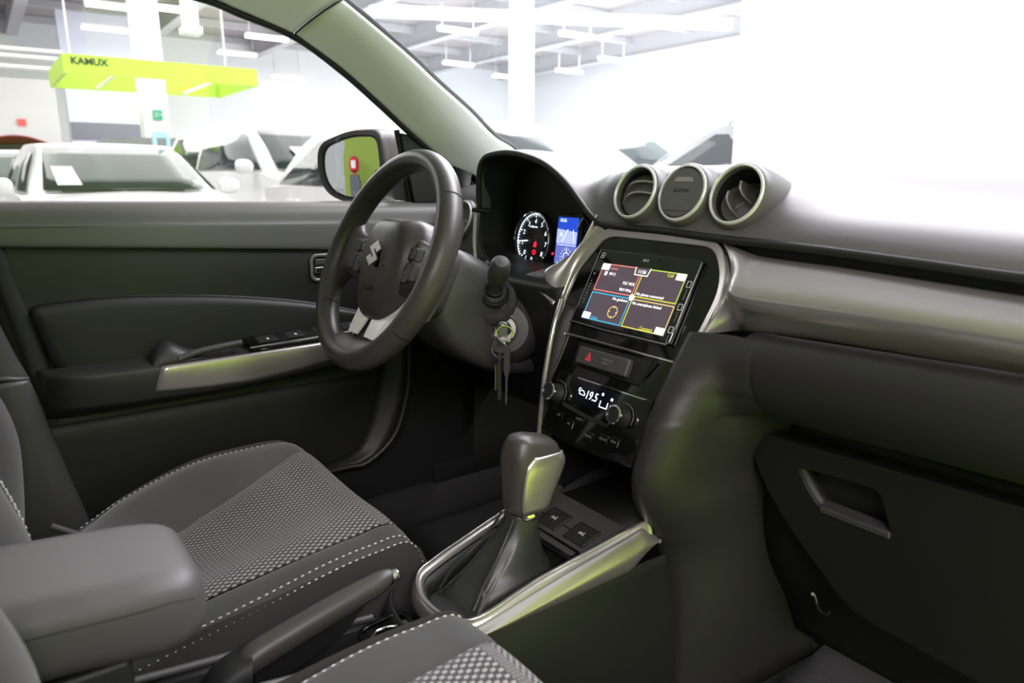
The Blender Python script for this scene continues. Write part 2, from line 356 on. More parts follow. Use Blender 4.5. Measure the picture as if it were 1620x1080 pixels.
# ---- round air vents on top
def ring_at(F, r0, r1, name, parent, m=ring_silver, d=.010):
    prof = [(r1-.001,-.006),(r1,d*.2),(r1-.0012,d*.75),(r1-.004,d),(r0+.003,d*.92),(r0+.0008,d*.55),(r0,-.006)]
    return lathe(name, prof, F.o, F.z, m, parent, 48, ref=F.x, cap=False, ang=60)
VT = .3427
def vframe(x, y=.0516, z=1.0902): return Frame((x, y, z), (1, 0, 0), (0, math.sin(VT), math.cos(VT)))
for i, x in enumerate((-.0691, .0182, .1055)):
    F = vframe(x)
    pod = lathe('air_vent' if i != 1 else 'vent_cover', [(.0465,-.060),(.0460,-.03),(.0440,-.008),(.0425,.0005),(.0405,.003),(.036,.002),(.0352,-.001),(.0350,-.05),(.001,-.055)], F.o, F.z, dash_soft, dash, 48, ref=F.x, cap=False, ang=35)
    ring_at(F, .0355, .0402, 'vent_ring', pod, d=.006)
    if i == 1:
        lathe('cover_disc', [(.0346,-.004),(.0346,.0035),(.033,.0055),(.012,.0062),(.0005,.0063)], F.o, F.z, dash_soft, pod, 48, ref=F.x)
        text('embossed_word', 'SUZUKI', .0068, F, 0, .002, plastic_dark, pod, c=.0062, ext=.0004, sx=1.15)
        prism('cover_notch', F.pts(rpoly([(-.016,-.012),(.014,-.012),(.018,-.018),(.022,-.0255),(-.022,-.0255),(-.019,-.018)], .003), .0052), F.z*.0018, dash_soft, pod, .0006)
        prism('cover_notch', F.pts(rpoly([(-.017,.014),(.017,.014),(.013,.021),(-.013,.021)], .002), .0052), F.z*.0014, silver, pod, .0005)
    else:
        lathe('vent_throat', [(.0335,-.004),(.032,-.012),(.030,-.045),(.001,-.046)], F.o, F.z, plastic_dark, pod, 40, ref=F.x, cap=False)
        if i == 0:
            for b0, cv_ in ((.013,.010),(-.004,.012)):
                pth = [F(-.029*math.cos(math.asin(min(.95, abs(b0)/.034))), b0-cv_*.9, -.007), F(-.015, b0+cv_*.10, -.003), F(.004, b0+cv_*.42, -.002), F(.030*math.cos(math.asin(min(.95, abs(b0)/.034))), b0+cv_*.30, -.004)]
                q = cr(pth, 14)
                loft('vane', [[p+F.z*.002+F.y*.0014, p-F.z*.016+F.y*.0034, p-F.z*.016+F.y*.001, p+F.z*.002-F.y*.0014] for p in q], silver, pod, cv=True, cap=True)
        else:
            for va in (((-.0186,.0067),(-.014,-.005),(-.004,-.018),(.0066,-.027)), ((-.004,.020),(.002,.008),(.011,-.002),(.021,-.0095))):
                pth = [F(va[0][0],va[0][1],-.006), F(va[1][0],va[1][1],-.001), F(va[2][0],va[2][1],-.001), F(va[3][0],va[3][1],-.006)]
                q = cr(pth, 14)
                loft('vane', [[p+F.z*.002+F.x*.0016, p-F.z*.016+F.x*.002, p-F.z*.016-F.x*.002, p+F.z*.002-F.x*.0016] for p in q], silver, pod, cv=True, cap=True)
            tube('vane_link', [F(.021,.001,-.004), F(.028,.008,-.005)], .0012, plastic, pod, 6)
            tube('vane_tab', [F(.001,-.0175,-.002), F(.0106,-.0095,-.002)], .0014, silver, pod, 6)
# outer vent by the driver's door, mostly behind the wheel
F = vframe(-.590, .082, 1.026)
pod = lathe('air_vent', [(.0465,-.05),(.0460,-.03),(.0440,-.008),(.0425,.0005),(.0405,.003),(.036,.002),(.0350,-.03),(.001,-.03)], F.o, F.z, dash_soft, dash, 40, ref=F.x, cap=False)
ring_at(F, .0355, .0402, 'vent_ring', pod, d=.006)
q = cr([F(-.03,-.006,-.004), F(0,0,-.002), F(.03,-.004,-.004)], 8)
loft('vane', [[p+F.z*.002+F.y*.0014, p-F.z*.016+F.y*.0034, p-F.z*.016+F.y*.001, p+F.z*.002-F.y*.0014] for p in q], silver, pod, cv=True, cap=True)

# ================================================================ INSTRUMENT CLUSTER
clu = thing('instrument_cluster', 'driver instrument cluster under the curved hood, rev counter and blue display lit', 'gauges', (-.34, .16, .93))
low_pts = [(-.150,.060,1.000),(-.175,.055,.962),(-.25,.045,.955),(-.34,.04,.950),(-.43,.045,.952),(-.476,.05,.985),(-.480,.052,1.02)]
rim = [V(e)+V((0,.004,-.004)) for e in E_[0:12]]+[V(q) for q in low_pts]
cen = V((-.315,.132,1.012))
inner = [V((cen.x+(q.x-cen.x)*.965, .132, cen.z+(q.z-cen.z)*.84)) for q in rim]
mid = [V((cen.x+(q.x-cen.x)*.99, .085, cen.z+(q.z-cen.z)*.94)) for q in rim]
loft('binnacle_wall', [rim, mid, inner], plastic_dark, clu, nu=10, nv=90, cv=True, thick=.002, ang=70)
mk('face_plate', inner+[], [tuple(range(len(inner)))], plastic_dark, clu, False)
CF = Frame((-.302, .122, .995), (1, 0, 0), (0, .12, 1))
wglow = glow('dial_white_light', (.75, .88, 1.0), 1.6); rglow = glow('warning_red_light', (1, .02, .05), 1.4); bglow = glow('display_blue_light', (.03, .10, .75), .8); pglow = glow('display_pale_light', (.50, .58, .95), .9)
def dial(name, cx, R, nums, a0, a1, needle, wl):
    d = lathe(name, [(R+.004,-.006),(R+.005,.004),(R+.003,.008),(R+.0005,.003),(R,-.002),(.001,-.002)], CF(cx, 0), CF.z, plastic_dark, clu, 48, ref=CF.x, cap=False)
    lathe('dial_ring', [(R+.0035,.006),(R+.0042,.0085),(R+.002,.0092),(R+.001,.007)], CF(cx,0), CF.z, chrome, d, 48, ref=CF.x, cap=False)
    lathe('dial_hub', [(R*.56,-.002),(R*.54,.002),(R*.5,.003),(.0005,.0035)], CF(cx,0), CF.z, mat_hub, d, 40, ref=CF.x)
    n = len(nums); pcs = []
    for k in range((n-1)*5+1):
        a = a0+(a1-a0)*k/((n-1)*5); big = k % 5 == 0; r0 = R*(.84 if big else .90); w = .0011 if big else .0006
        c, s = math.cos(a), math.sin(a)
        v = [CF(cx+r*c-t*s, r*s+t*c, .0006) for r, t in ((r0,-w),(R*.97,-w),(R*.97,w),(r0,w))]
        pcs.append((v, [(0,1,2,3)]))
    tag(join_pieces('scale_marks', pcs, wglow, d, False), kind='stuff')
    arc = [CF(cx+R*.985*math.cos(a0+(a1-a0)*k/40), R*.985*math.sin(a0+(a1-a0)*k/40), .0008) for k in range(41)]
    tube('scale_arc', arc, .0008, wglow, d, 4)
    for k, s in enumerate(nums):
        a = a0+(a1-a0)*k/(n-1)
        text('numeral', s, .0125, CF, cx+R*.70*math.cos(a), R*.70*math.sin(a), wglow, d, c=.0008, ext=.0001, shear=.15)
    a = needle; v = [CF(cx+r*math.cos(a)-t*math.sin(a), r*math.sin(a)+t*math.cos(a), c_) for c_ in (.004,.0052) for r, t in ((R*.3,-.0012),(R*.93,-.0006),(R*.93,.0006),(R*.3,.0012))]
    mk('needle', v, [(0,1,2,3),(4,5,6,7),(0,1,5,4),(1,2,6,5),(2,3,7,6),(3,0,4,7)], wglow, d, False)
    if wl:
        text('scale_unit', 'x1000r/min', .0052, CF, cx, R*.50, wglow, d, c=.004, ext=.0001)
        prism('warning_lamp', CF.pts([(cx+.004,-.012),(cx+.013,-.012),(cx+.013,-.004),(cx+.010,-.001),(cx+.006,-.004)], .0042), CF.z*.0003, rglow, d)
        ringprism('warning_lamp', CF.pts([(cx+.008+.005*math.cos(2*PI*k/16), -.022+.005*math.sin(2*PI*k/16)) for k in range(16)], .0042), CF.pts([(cx+.008+.0028*math.cos(2*PI*k/16), -.022+.0028*math.sin(2*PI*k/16)) for k in range(16)], .0042), CF.z*.0003, rglow, d)
        text('small_gauge_mark', 'H', .008, CF, cx+.002, -.034, wglow, d, c=.004, ext=.0001)
        text('small_gauge_mark', 'C', .008, CF, cx-.008, -.046, wglow, d, c=.004, ext=.0001)
        tube('small_gauge_arc', cr([CF(cx-.014,-.030,.0042), CF(cx-.017,-.038,.0042), CF(cx-.016,-.046,.0042)], 8), .0005, wglow, d, 4)
    return d
mat_hub = mat('gauge_hub_grey', (.05, .04, .045), .4)
dial('rev_counter', -.096, .0505, list('012345678'), PI*1.24, -PI*.24, PI*1.03, True)
dial('speedometer', .100, .0505, ['0','40','80','120','160','200'], PI*1.24, -PI*.24, PI*1.20, False)
fbox('display_surround', CF, -.036, .036, -.050, .054, -.004, .0005, plastic_dark, clu, .002)
disp = fbox('trip_display', CF, -.028, .026, -.044, .047, .0008, .0022, bglow, clu)
prism('display_band', CF.pts([(-.028,.000),(.026,.000),(.026,.022),(-.028,.026)], .0024), CF.z*.0002, pglow, disp)
prism('display_band', CF.pts([(-.028,-.044),(.026,-.044),(.026,-.002),(-.028,-.002)], .0024), CF.z*.0002, glow('display_violet_light', (.16,.19,.62), .9), disp)
text('display_text', '10:56', .0085, CF, -.014, .041, wglow, disp, c=.0025, ext=.0001)
tube('display_rule', [CF(-.024,-.002,.003), CF(.026,-.002,.003)], .0005, wglow, disp, 4)
tube('road_line', [CF(-.012,.004,.003), CF(.002,.026,.003)], .0007, wglow, disp, 4)
tube('road_line', [CF(.016,.026,.003), CF(.020,.004,.003)], .0007, wglow, disp, 4)
text('display_symbol', 'A', .012, CF, -.016, .016, wglow, disp, c=.0028, ext=.0001)
tube('compass_ring', [CF(.003+.008*math.cos(2*PI*k/20), -.023+.008*math.sin(2*PI*k/20), .003) for k in range(20)], .0006, wglow, disp, 4, closed=True)
pcs = []
for k in range(16):
    a = 2*PI*k/16; c, s = math.cos(a), math.sin(a); w = .0005
    pcs.append(([CF(.003+r*c-t*s, -.023+r*s+t*c, .003) for r, t in ((.0135,-w),(.016,-w),(.016,w),(.0135,w))], [(0,1,2,3)]))
tag(join_pieces('compass_ticks', pcs, wglow, disp, False), kind='stuff')
tube('compass_needle', [CF(.003,-.015,.003), CF(.003,-.006,.003)], .0006, wglow, disp, 4)
text('display_text', 'P', .011, CF, -.019, -.038, wglow, disp, c=.0028, ext=.0001)
lathe('telltale_lamp', [(.0001,.002),(.0024,.002),(.0024,0)], CF(-.0365,-.020), CF.z, rglow, clu, 12)
# trim hoop over the right hand dial, clock reset stalk, pale side strip
tube('hoop_trim', [CF(.105-.075*math.cos(a), -.004+.083*math.sin(a), .01) for a in [PI*(.12+.5*k/14) for k in range(15)]], .0022, silver, clu, 6)
tube('chrome_side_strip', [(-.481,.048,1.062),(-.484,.046,1.03),(-.486,.045,.99),(-.484,.046,.955)], .0034, ring_silver, clu, 8, n=16)
tube('reset_stalk', [(-.455,.06,1.048),(-.470,.03,1.052)], .0042, plastic_dark, clu, 10)
# clear lens in front of the dials is left dark and tilted as a rim lip
loft('lower_lip', [[(x,.038,.949),(x,.060,.954),(x,.10,.950),(x,.14,.94)] for x in (-.47,-.38,-.28,-.17)], plastic_dark, clu, nu=8, nv=8, thick=.003)
# ================================================================ TOUCH SCREEN
scr = thing('touch_screen', 'lit colour touch screen with four tiles in the glossy centre panel', 'screen', BZ(0, 0, -.01))
fbox('bezel', BZ, -.1005, .0925, -.0525, .0668, -.004, .0035, glass_screen, scr, .003, 3)
tube('chrome_edge', [BZ(-.101,-.0515,.0036), BZ(-.03,-.0535,.0036), BZ(.088,-.0532,.0036), BZ(.0925,-.047,.0036), BZ(.0928,-.02,.0036)], .0010, chrome, scr, 6)
tube('chrome_edge', [BZ(-.02,.0672,.0034), BZ(.05,.0668,.0034)], .0006, chrome, scr, 6)
lcd = mat('lcd_dark_tile', (.01,.01,.012), .15, emit=(.085,.062,.075), estr=1.0)
face = fbox('display_face', BZ, -.0800, .0790, -.0440, .0448, .0036, .0038, lcd, scr)
cw, cred, cyel, cblu, cgrn, camb = (glow('lcd_white', (1,.97,.95), 1.5), glow('lcd_red', (.95,.25,.22), 1.0), glow('lcd_yellow', (.85,.80,.08), 1.0), glow('lcd_blue', (.05,.55,.9), 1.0), glow('lcd_lime', (.55,.75,.10), 1.0), glow('lcd_amber', (.90,.65,.25), 1.0))
def rectline(name, pts, m):
    for a, b in zip(pts, pts[1:]):
        A, B = V(a), V(b); d = (B-A).normalized()*.0007; n_ = V((-d.y, d.x))
        q = [A-d+n_, A-d-n_, B+d-n_, B+d+n_]
        prism(name, [BZ(p.x, p.y, .0040) for p in q], BZ.z*.0001, m, face, smooth=False)
x0, x1, y0, y1, g = -.0785, .0775, -.0425, .0435, .0022
rectline('tile_edge', [(x0,g),(x0,y1),(-.012,y1)], cred); rectline('tile_edge', [(x0,g),(-g,g),(-g,y1-.012)], cred)
rectline('tile_edge', [(x0,-g),(-g,-g),(-g,y0),(x0,y0),(x0,-g)], cblu)
rectline('tile_edge', [(.014,y1),(x1,y1),(x1,g)], cgrn); rectline('tile_edge', [(x1,g),(g,g),(g,y1-.012)], cyel)
rectline('tile_edge', [(g,-g),(x1,-g),(x1,y0)], camb); rectline('tile_edge', [(g,-g),(g,y0),(x1,y0)], cyel)
rectline('clock_frame', [(-.014,y1+.001),(-.012,y1-.010),(.012,y1-.010),(.014,y1+.001)], cw)
for a, b in ((-.072,.039),(.070,.039),(-.072,-.038),(.070,-.038)):
    prism('tile_icon', BZ.pts(rrect(.016,.0095,.001,2,a,b), .0041), BZ.z*.0001, cw, face)
lathe('centre_button', [(.0048,.0040),(.0048,.0043),(.0001,.0043)], BZ(0,0,0), BZ.z, cw, face, 20)
def stext(s, sz, a, b, m, al='CENTER'): text('screen_text', s, sz, BZ, a, b, m, face, c=.0042, ext=.0001, align=al)
stext('11:56', .0072, 0, .0385, cw); stext('Listen', .0058, -.061, .038, cred, 'LEFT'); stext('FM 2', .0062, -.060, .029, cw, 'LEFT')
stext('YLE YKSI', .0060, -.0045, .0185, cw, 'RIGHT'); stext('98.9 MHz', .0060, -.0055, .0085, cw, 'RIGHT'); stext('Call', .0066, .057, .039, cyel, 'RIGHT')
stext('No phone connected', .0058, .005, .0065, cw, 'LEFT'); stext('No smartphone linked', .0058, .005, -.0075, cw, 'LEFT'); stext('No guidance', .0058, -.0045, -.0065, cw, 'RIGHT')
stext('Drive', .0060, -.061, -.0395, cblu, 'LEFT'); stext('Connect', .0066, .058, -.0395, cyel, 'RIGHT')
prism('tile_icon', BZ.pts(rrect(.005,.006,.0006,2,-.067,.029), .0041), BZ.z*.0001, cw, face)
tube('compass_icon', [BZ(-.024+.0085*math.cos(2*PI*k/24), -.026+.0085*math.sin(2*PI*k/24), .0042) for k in range(24)], .0007, camb, face, 4, closed=True)
for k in range(4):
    a = PI/2*k; tube('compass_tick', [BZ(-.024+.0085*math.cos(a), -.026+.0085*math.sin(a), .0042), BZ(-.024+.0055*math.cos(a), -.026+.0055*math.sin(a), .0042)], .0007, camb, face, 4)
# touch keys printed at the sides
for a, b, s in ((-.088,.056,'m'),):
    ringprism('touch_key_icon', BZ.pts(rrect(.0075,.0085,.001,2,a,b), .0036), BZ.pts(rrect(.0060,.0070,.0008,2,a,b), .0036), BZ.z*.0001, white_print, scr); text('touch_key_icon', s, .006, BZ, a, b, white_print, scr, c=.0037, ext=.0001)
for b in (.031, -.001, -.033):
    ringprism('touch_key_icon', BZ.pts(rrect(.0072,.0090,.001,2,.0865,b), .0036), BZ.pts(rrect(.0056,.0074,.0008,2,.0865,b), .0036), BZ.z*.0001, white_print, scr)
    tube('touch_key_line', [BZ(.0865,b-.007,.0037), BZ(.0862,b-.022,.0037)], .0003, grey_print, scr, 4)
pcs = []
for k in range(8): pcs.append((BZ.pts(rrect(.0014,.0014,.0003,1,-.0905,-.02+.005*k), .0037), [tuple(range(8))]))
join_pieces('volume_marks', pcs, white_print, scr, False)
text('touch_key_icon', '+', .008, BZ, -.0905, .026, white_print, scr, c=.0037, ext=.0001)
# reflection at the top of the glass, drawn as small white print
text('reflected_print', 'II:ll II', .0055, BZ, -.002, .056, white_print, scr, c=.0037, ext=.0001)
# slot and switch strip below the screen
hz = thing('hazard_switch_panel', 'dark hazard warning switch bar with red triangle below the touch screen', 'switch', CL(-.008, -.026, -.008))
fbox('switch_well', CL, -.070, .070, -.0440, -.0080, -.003, -.0015, plastic_dark, hz)
sb = fbox('switch_bar', CL, -.0575, .0435, -.0385, -.0135, -.002, .0085, plastic_soft, hz, .003, 3)
red_p = mat('red_print', (.75, .03, .06), .4, emit=(.8,.03,.06), estr=.25)
tri = [(-.0375,-.0315),(-.0265,-.0315),(-.032,-.0190)]; tin = [(-.0352,-.0300),(-.0288,-.0300),(-.032,-.0225)]
ringprism('red_triangle', CL.pts(tri, .0085), CL.pts(tin, .0085), CL.z*.0004, red_p, sb)
prism('red_triangle', CL.pts([(-.0336,-.0292),(-.0304,-.0292),(-.032,-.0255)], .0085), CL.z*.0004, red_p, sb)
text('switch_print', 'PASSENGER', .0042, CL, .004, -.0235, grey_print, sb, c=.0087, ext=.0001); text('switch_print', 'AIRBAG', .0042, CL, .003, -.0285, grey_print, sb, c=.0087, ext=.0001)
tube('well_edge', [CL(-.066,-.0415,-.001), CL(.055,-.0435,-.001), CL(.066,-.036,-.001), CL(.082,-.008,-.001)], .0012, gloss, hz, 8, n=20)
# ================================================================ CLIMATE CONTROL
cc = thing('climate_control', 'climate control unit with two knobs and white 19.5 readout', 'climate control', CL(0, -.1, -.01))
fbox('unit_face', CL, -.090, .095, -.1475, -.056, -.003, .0006, gloss, cc, .003)
fbox('chrome_line', CL, -.047, .083, -.0590, -.0575, -.001, .0018, chrome, cc)
dsp = fbox('readout_window', CL, -.042, .037, -.0935, -.0625, .0004, .0018, mat('readout_glass', (.004,.006,.012), .08), cc, .001)
ice = glow('readout_ice_light', (.80, .90, 1.0), 2.2)
text('readout_digits', '19.5', .0170, CL, -.0095, -.0775, ice, dsp, c=.002, ext=.0001, shear=.1, sx=.85)
tube('car_symbol', cr([CL(-.034,-.079,.002), CL(-.033,-.0745,.002), CL(-.028,-.0735,.002), CL(-.024,-.0765,.002), CL(-.0235,-.0795,.002), CL(-.034,-.079,.002)], 18), .0006, ice, dsp, 4)
tube('car_symbol', cr([CL(-.032,-.0715,.002), CL(-.036,-.0715,.002), CL(-.036,-.076,.002)], 8), .0006, ice, dsp, 4)
for k, (a, h) in enumerate(((.0095,.008),(.0235,.008))): fbox('fan_bar', CL, a, a+.0012, -.0865, -.0865+h, .0018, .0021, ice, dsp)
fbox('fan_bar', CL, .0095, .0245, -.0875, -.0863, .0018, .0021, ice, dsp)
for a, b in ((.0105,-.0695),(.0290,-.0725),(.0315,-.0820),(.0295,-.0880)): lathe('mode_symbol', [(.0001,.0021),(.0021,.0021),(.0021,.0018)], CL(a,b), CL.z, ice, dsp, 10)
for a in (-.079, .055):
    k = lathe('control_knob', [(.0150,0),(.0145,.004),(.0128,.006),(.0126,.016),(.0118,.0185),(.010,.0195),(.001,.0190)], CL(a,-.0897), CL.z, plastic_low, cc, 36, ref=CL.x)
    lathe('knob_ring', [(.0126,.0145),(.0134,.0165),(.0130,.0190),(.0110,.0202),(.0106,.0190)], CL(a,-.0897), CL.z, chrome, k, 36, cap=False)
    tube('knob_scale', [CL(a+.019*math.cos(t), -.0897+.019*math.sin(t), .001) for t in [PI*(-.1+.7*j/10) for j in range(11)]], .0004, grey_print, cc, 4)
bar = loft('button_divider', [CL.pts([(-.060,-.098,.0006),(-.060,-.098,.003),(-.058,-.103,.003),(-.058,-.103,.0006)]), CL.pts([(.0,-.104,.0006),(.0,-.104,.003),(.0,-.109,.003),(.0,-.109,.0006)]), CL.pts([(.038,-.104,.0006),(.038,-.104,.003),(.038,-.109,.003),(.038,-.109,.0006)])], plastic, cc, nu=10, cv=True, cap=True)
for s, a, b in (('AUTO',-.018,-.113),('AC',-.035,-.124),('MODE',.008,-.130),('FRONT',.036,-.126),('REAR',.055,-.124),('OFF',-.060,-.118)):
    bt = fbox('push_button', CL, a-.0085, a+.0085, b-.006, b+.006, .0004, .0022, gloss, cc, .001)
    text('button_print', s, .0045, CL, a, b, grey_print, bt, c=.0023, ext=.0001)
# ================================================================ STEERING WHEEL
WF = Frame((-.3398, -.2196, .9885), (1, 0, 0), (0, math.sin(.4421), math.cos(.4421)))
wh = thing('steering_wheel', 'black leather three-spoke steering wheel with a silver letter emblem on the hub', 'steering wheel', WF(0, 0, -.05))
def arcpts(R, a0, a1, n, c=0): return [WF(R*math.cos(a0+(a1-a0)*k/n), R*math.sin(a0+(a1-a0)*k/n), c) for k in range(n+1)]
RR = .1640
def rimsec(a, rr, rz, off=0, c=0):
    u = WF.x*math.cos(a)+WF.y*math.sin(a)
    return [WF.o+u*(RR+off+rr*math.cos(t))+WF.z*(c+rz*math.sin(t)) for t in [2*PI*k/18 for k in range(18)]]
def grip(a): return 1.0
segs = [(math.radians(38), math.radians(142)), (math.radians(142), math.radians(216)), (math.radians(216), math.radians(324)), (math.radians(324), math.radians(398))]
rimo = loft('rim', [rimsec(2*PI*k/96, .0166+.0012*max(0, math.cos(2*(2*PI*k/96))), .0200) for k in range(96)], leather, wh, cu=True, cv=True)
for a in (38, 142, 216, 324):
    q = math.radians(a)
    loft('rim_seam', [rimsec(q-.004, .0179, .0196), rimsec(q+.004, .0179, .0196)], plastic_dark, rimo, cv=True, cap=True)
for a0, a1 in ((150, 206), (334, 386)):      # grippy inner face of the side sections
    loft('grip_insert', [[WF.o+(WF.x*math.cos(t)+WF.y*math.sin(t))*(RR-.0170*math.cos(s))+WF.z*(.0193*math.sin(s)) for s in [math.radians(d) for d in (-60,-40,-20,0,20,40)]] for t in [math.radians(a0+(a1-a0)*k/14) for k in range(15)]], leather_perf, rimo, thick=-.0012)
# hub pad
def hub(v_top, v_bot, hw, hb, c_top, c_bot, r=.03):
    return [WF(u, v, c_top+(c_bot-c_top)*(v_top-v)/(v_top-v_bot)) for u, v in rpoly([(-hw*.72,v_top,r*1.3),(hw*.72,v_top,r*1.3),(hw,v_top-.045,r),(hw*.93,v_bot+.05,r),(hb,v_bot,r*.9),(-hb,v_bot,r*.9),(-hw*.93,v_bot+.05,r),(-hw,v_top-.045,r)], r, 5)]
hp = loft('hub_pad', [hub(.074,-.100,.082,.045,-.045,-.050), hub(.073,-.099,.080,.044,-.020,-.028), hub(.068,-.096,.074,.041,-.006,-.018), hub(.060,-.091,.067,.037,.009,-.008), hub(.054,-.086,.060,.033,.0145,-.004), hub(.043,-.075,.048,.026,.0168,.001), hub(.016,-.03,.018,.01,.0172,.010)], leather, wh, nu=22, cv=True, cap=True, ang=60)
s_poly = [((a-12)*.00160, (14-b)*.00160) for a, b in ((12,1),(24,8.6),(17.4,12.9),(12,9.4),(10.3,10.5),(24,19.3),(12,27),(0,19.3),(6.6,15),(12,18.5),(13.7,17.4),(0,8.6))]
prism('emblem', [WF(a, b+.002, .0162) for a, b in s_poly], WF.z*.0028, silver_light, hp)
text('embossed_word', 'AIRBAG', .007, WF, .0, -.050, plastic_dark, hp, c=.0085, ext=.002)
# side spokes with button pods
for s in (-1, 1):
    sp = loft('side_spoke', [[WF(s*u, v0, -.022), WF(s*u, v0+.004, c), WF(s*u, (v0+v1)/2, c+.003), WF(s*u, v1-.004, c), WF(s*u, v1, -.022), WF(s*u, (v0+v1)/2, -.028)] for u, v0, v1, c in ((.060,-.046,.042,-.010),(.085,-.040,.036,-.006),(.115,-.036,.034,-.003),(.138,-.044,.046,.001),(.156,-.070,.074,.001))], leather, wh, nu=14, nv=20, cv=True, cap=True, ang=60)
    for u0, u1, v0, v1, t in ((.070,.092,.006,.026,'~'),(.094,.116,.004,.024,'-'),(.072,.094,-.030,.001,'+'),(.096,.116,-.026,-.001,'|')):
        b = prism('button', [WF(s*a, c_, -.0075+.002*(a-.07)/.05) for a, c_ in rpoly([(u0,v0),(u1,v0+.001),(u1,v1-.001),(u0,v1)], .004)], WF.z*.0065, plastic, sp, .001)
        text('button_mark', t, .011, WF, s*(u0+u1)/2, (v0+v1)/2, white_print if (s < 0 and v0 > 0 and u0 < .08) else grey_print, b, c=.0008, ext=.0003)
# lower spoke: two silver-edged legs with an opening between
for s in (-1, 1):
    lg = loft('lower_leg', [[WF(s*a, v, -.034), WF(s*a, v, c), WF(s*b, v, c), WF(s*b, v, -.034)] for v, a, b, c in ((-.070,.030,.062,-.030),(-.088,.016,.050,-.026),(-.108,.013,.043,-.022),(-.130,.016,.040,-.016),(-.150,.012,.048,-.010))], leather, wh, nu=14, cv=True, cap=True)
    loft('silver_cover', [[WF(s*a, v, c), WF(s*a*1.0, v, c+.004), WF(s*b, v, c+.004), WF(s*b, v, c-.006)] for v, a, b, c in ((-.040,.074,.082,-.030),(-.066,.052,.066,-.026),(-.086,.012,.054,-.020),(-.104,.010,.049,-.016),(-.124,.014,.043,-.012))], ring_silver, lg, nu=14, cv=True, cap=True)
rbv = lambda u: -math.sqrt(RR*RR-u*u)
loft('rim_bridge', [[WF(u, rbv(u)+h, -.020), WF(u, rbv(u)+h+.003, -.006), WF(u, rbv(u)+h*.5, .010), WF(u, rbv(u)+.002, .013), WF(u, rbv(u)+.002, -.015)] for u, h in ((-.072,.010),(-.05,.024),(-.03,.030),(0,.030),(.03,.030),(.05,.024),(.072,.010))], leather, wh, nu=20, nv=20, cv=True, cap=True, ang=60)

# ================================================================ STEERING COLUMN
sc_ = thing('steering_column', 'grey plastic steering column shroud with wiper stalk and ignition lock', 'steering column', (-.34, -.05, .85))
def colsec(d, w, h0, h1, r=.03, dx=0):
    return [WF(dx+u, v, -d) for u, v in rpoly([(-w,h1),(w,h1),(w,h0),(-w,h0)], r, 4)]
loft('shroud', [colsec(.075,.058,-.055,.052,.03), colsec(.10,.070,-.075,.058,.03), colsec(.14,.074,-.095,.056,.03), colsec(.19,.074,-.105,.045,.03), colsec(.25,.070,-.105,.03,.03), colsec(.32,.06,-.09,.02,.03)], plastic_soft, sc_, nu=24, cv=True, cap=True, ang=70)
loft('hub_collar', [[WF(r*math.cos(t), r*math.sin(t)*.95, -d) for t in [2*PI*k/32 for k in range(32)]] for r, d in ((.062,.036),(.068,.05),(.068,.072),(.060,.078))], plastic_dark, sc_, nu=8, cv=True, cap=True)
# switch housing between wheel and shroud
hs = loft('switch_housing', [colsec(.045,.070,-.055,.045,.03), colsec(.055,.078,-.06,.050,.03), colsec(.085,.078,-.062,.05,.03), colsec(.09,.07,-.055,.045,.03)], plastic_soft, sc_, nu=10, cv=True, cap=True, ang=60)
# wiper stalk pointing at the passenger
st0 = V((-.268, -.062, .928)); tip = V((-.200, -.093, .992))
sd = (tip-st0).normalized()
stk = lathe('wiper_stalk', [(.012,-.02),(.0120,.02),(.0125,.036),(.0150,.045),(.0165,.052),(.0165,.074),(.0150,.086),(.0105,.0925),(.001,.094)], st0, sd, plastic_soft, sc_, 28)
lathe('stalk_boot', [(.0235,-.004),(.0235,.004),(.021,.008),(.0155,.010),(.0150,.016),(.0126,.018)], st0, sd, plastic_dark, sc_, 28, cap=False)
lathe('stalk_boot_ring', [(.0235,-.002),(.0255,.000),(.0255,.004),(.0235,.006)], st0, sd, plastic, sc_, 28, cap=False)
lathe('stalk_recess', [(.044,-.024),(.041,-.012),(.038,-.008),(.034,-.010),(.026,-.014)], st0, sd, plastic_soft, sc_, 32, cap=False)
# left stalk, its root seen behind the rim
tube('indicator_stalk', [WF(-.06,.012,-.12), WF(-.10,.014,-.115), WF(-.17,.018,-.10)], [.011,.010,.012], plastic, sc_, 14, n=12)
# ignition lock
ig = V((-.258, -.048, .870)); igd = V((.72, -.66, .20)).normalized()
IG = Frame(ig, igd.cross(V((0,0,1))).normalized()*-1, (0,0,1)); 
if IG.z.dot(igd) < 0: IG = Frame(ig, igd.cross(V((0,0,1))).normalized(), (0,0,1))
lathe('lock_boss', [(.060,-.045),(.052,-.018),(.043,-.004),(.040,.000),(.030,.001)], ig, igd, plastic_soft, sc_, 36)
lk = lathe('ignition_lock', [(.0250,-.004),(.0250,.004),(.0225,.0065),(.0205,.005),(.0195,.002),(.001,.002)], ig, igd, silver, sc_, 36)
lathe('lock_barrel', [(.0125,.001),(.0125,.008),(.011,.0095),(.001,.0095)], ig, igd, plastic_dark, lk, 24)
for k, s in enumerate(('LOCK','ACC','ON')):
    a = math.radians(150-45*k); text('lock_print', s, .0035, IG, .0165*math.cos(a), .0165*math.sin(a), grey_print, lk, c=.0067, ext=.0001)
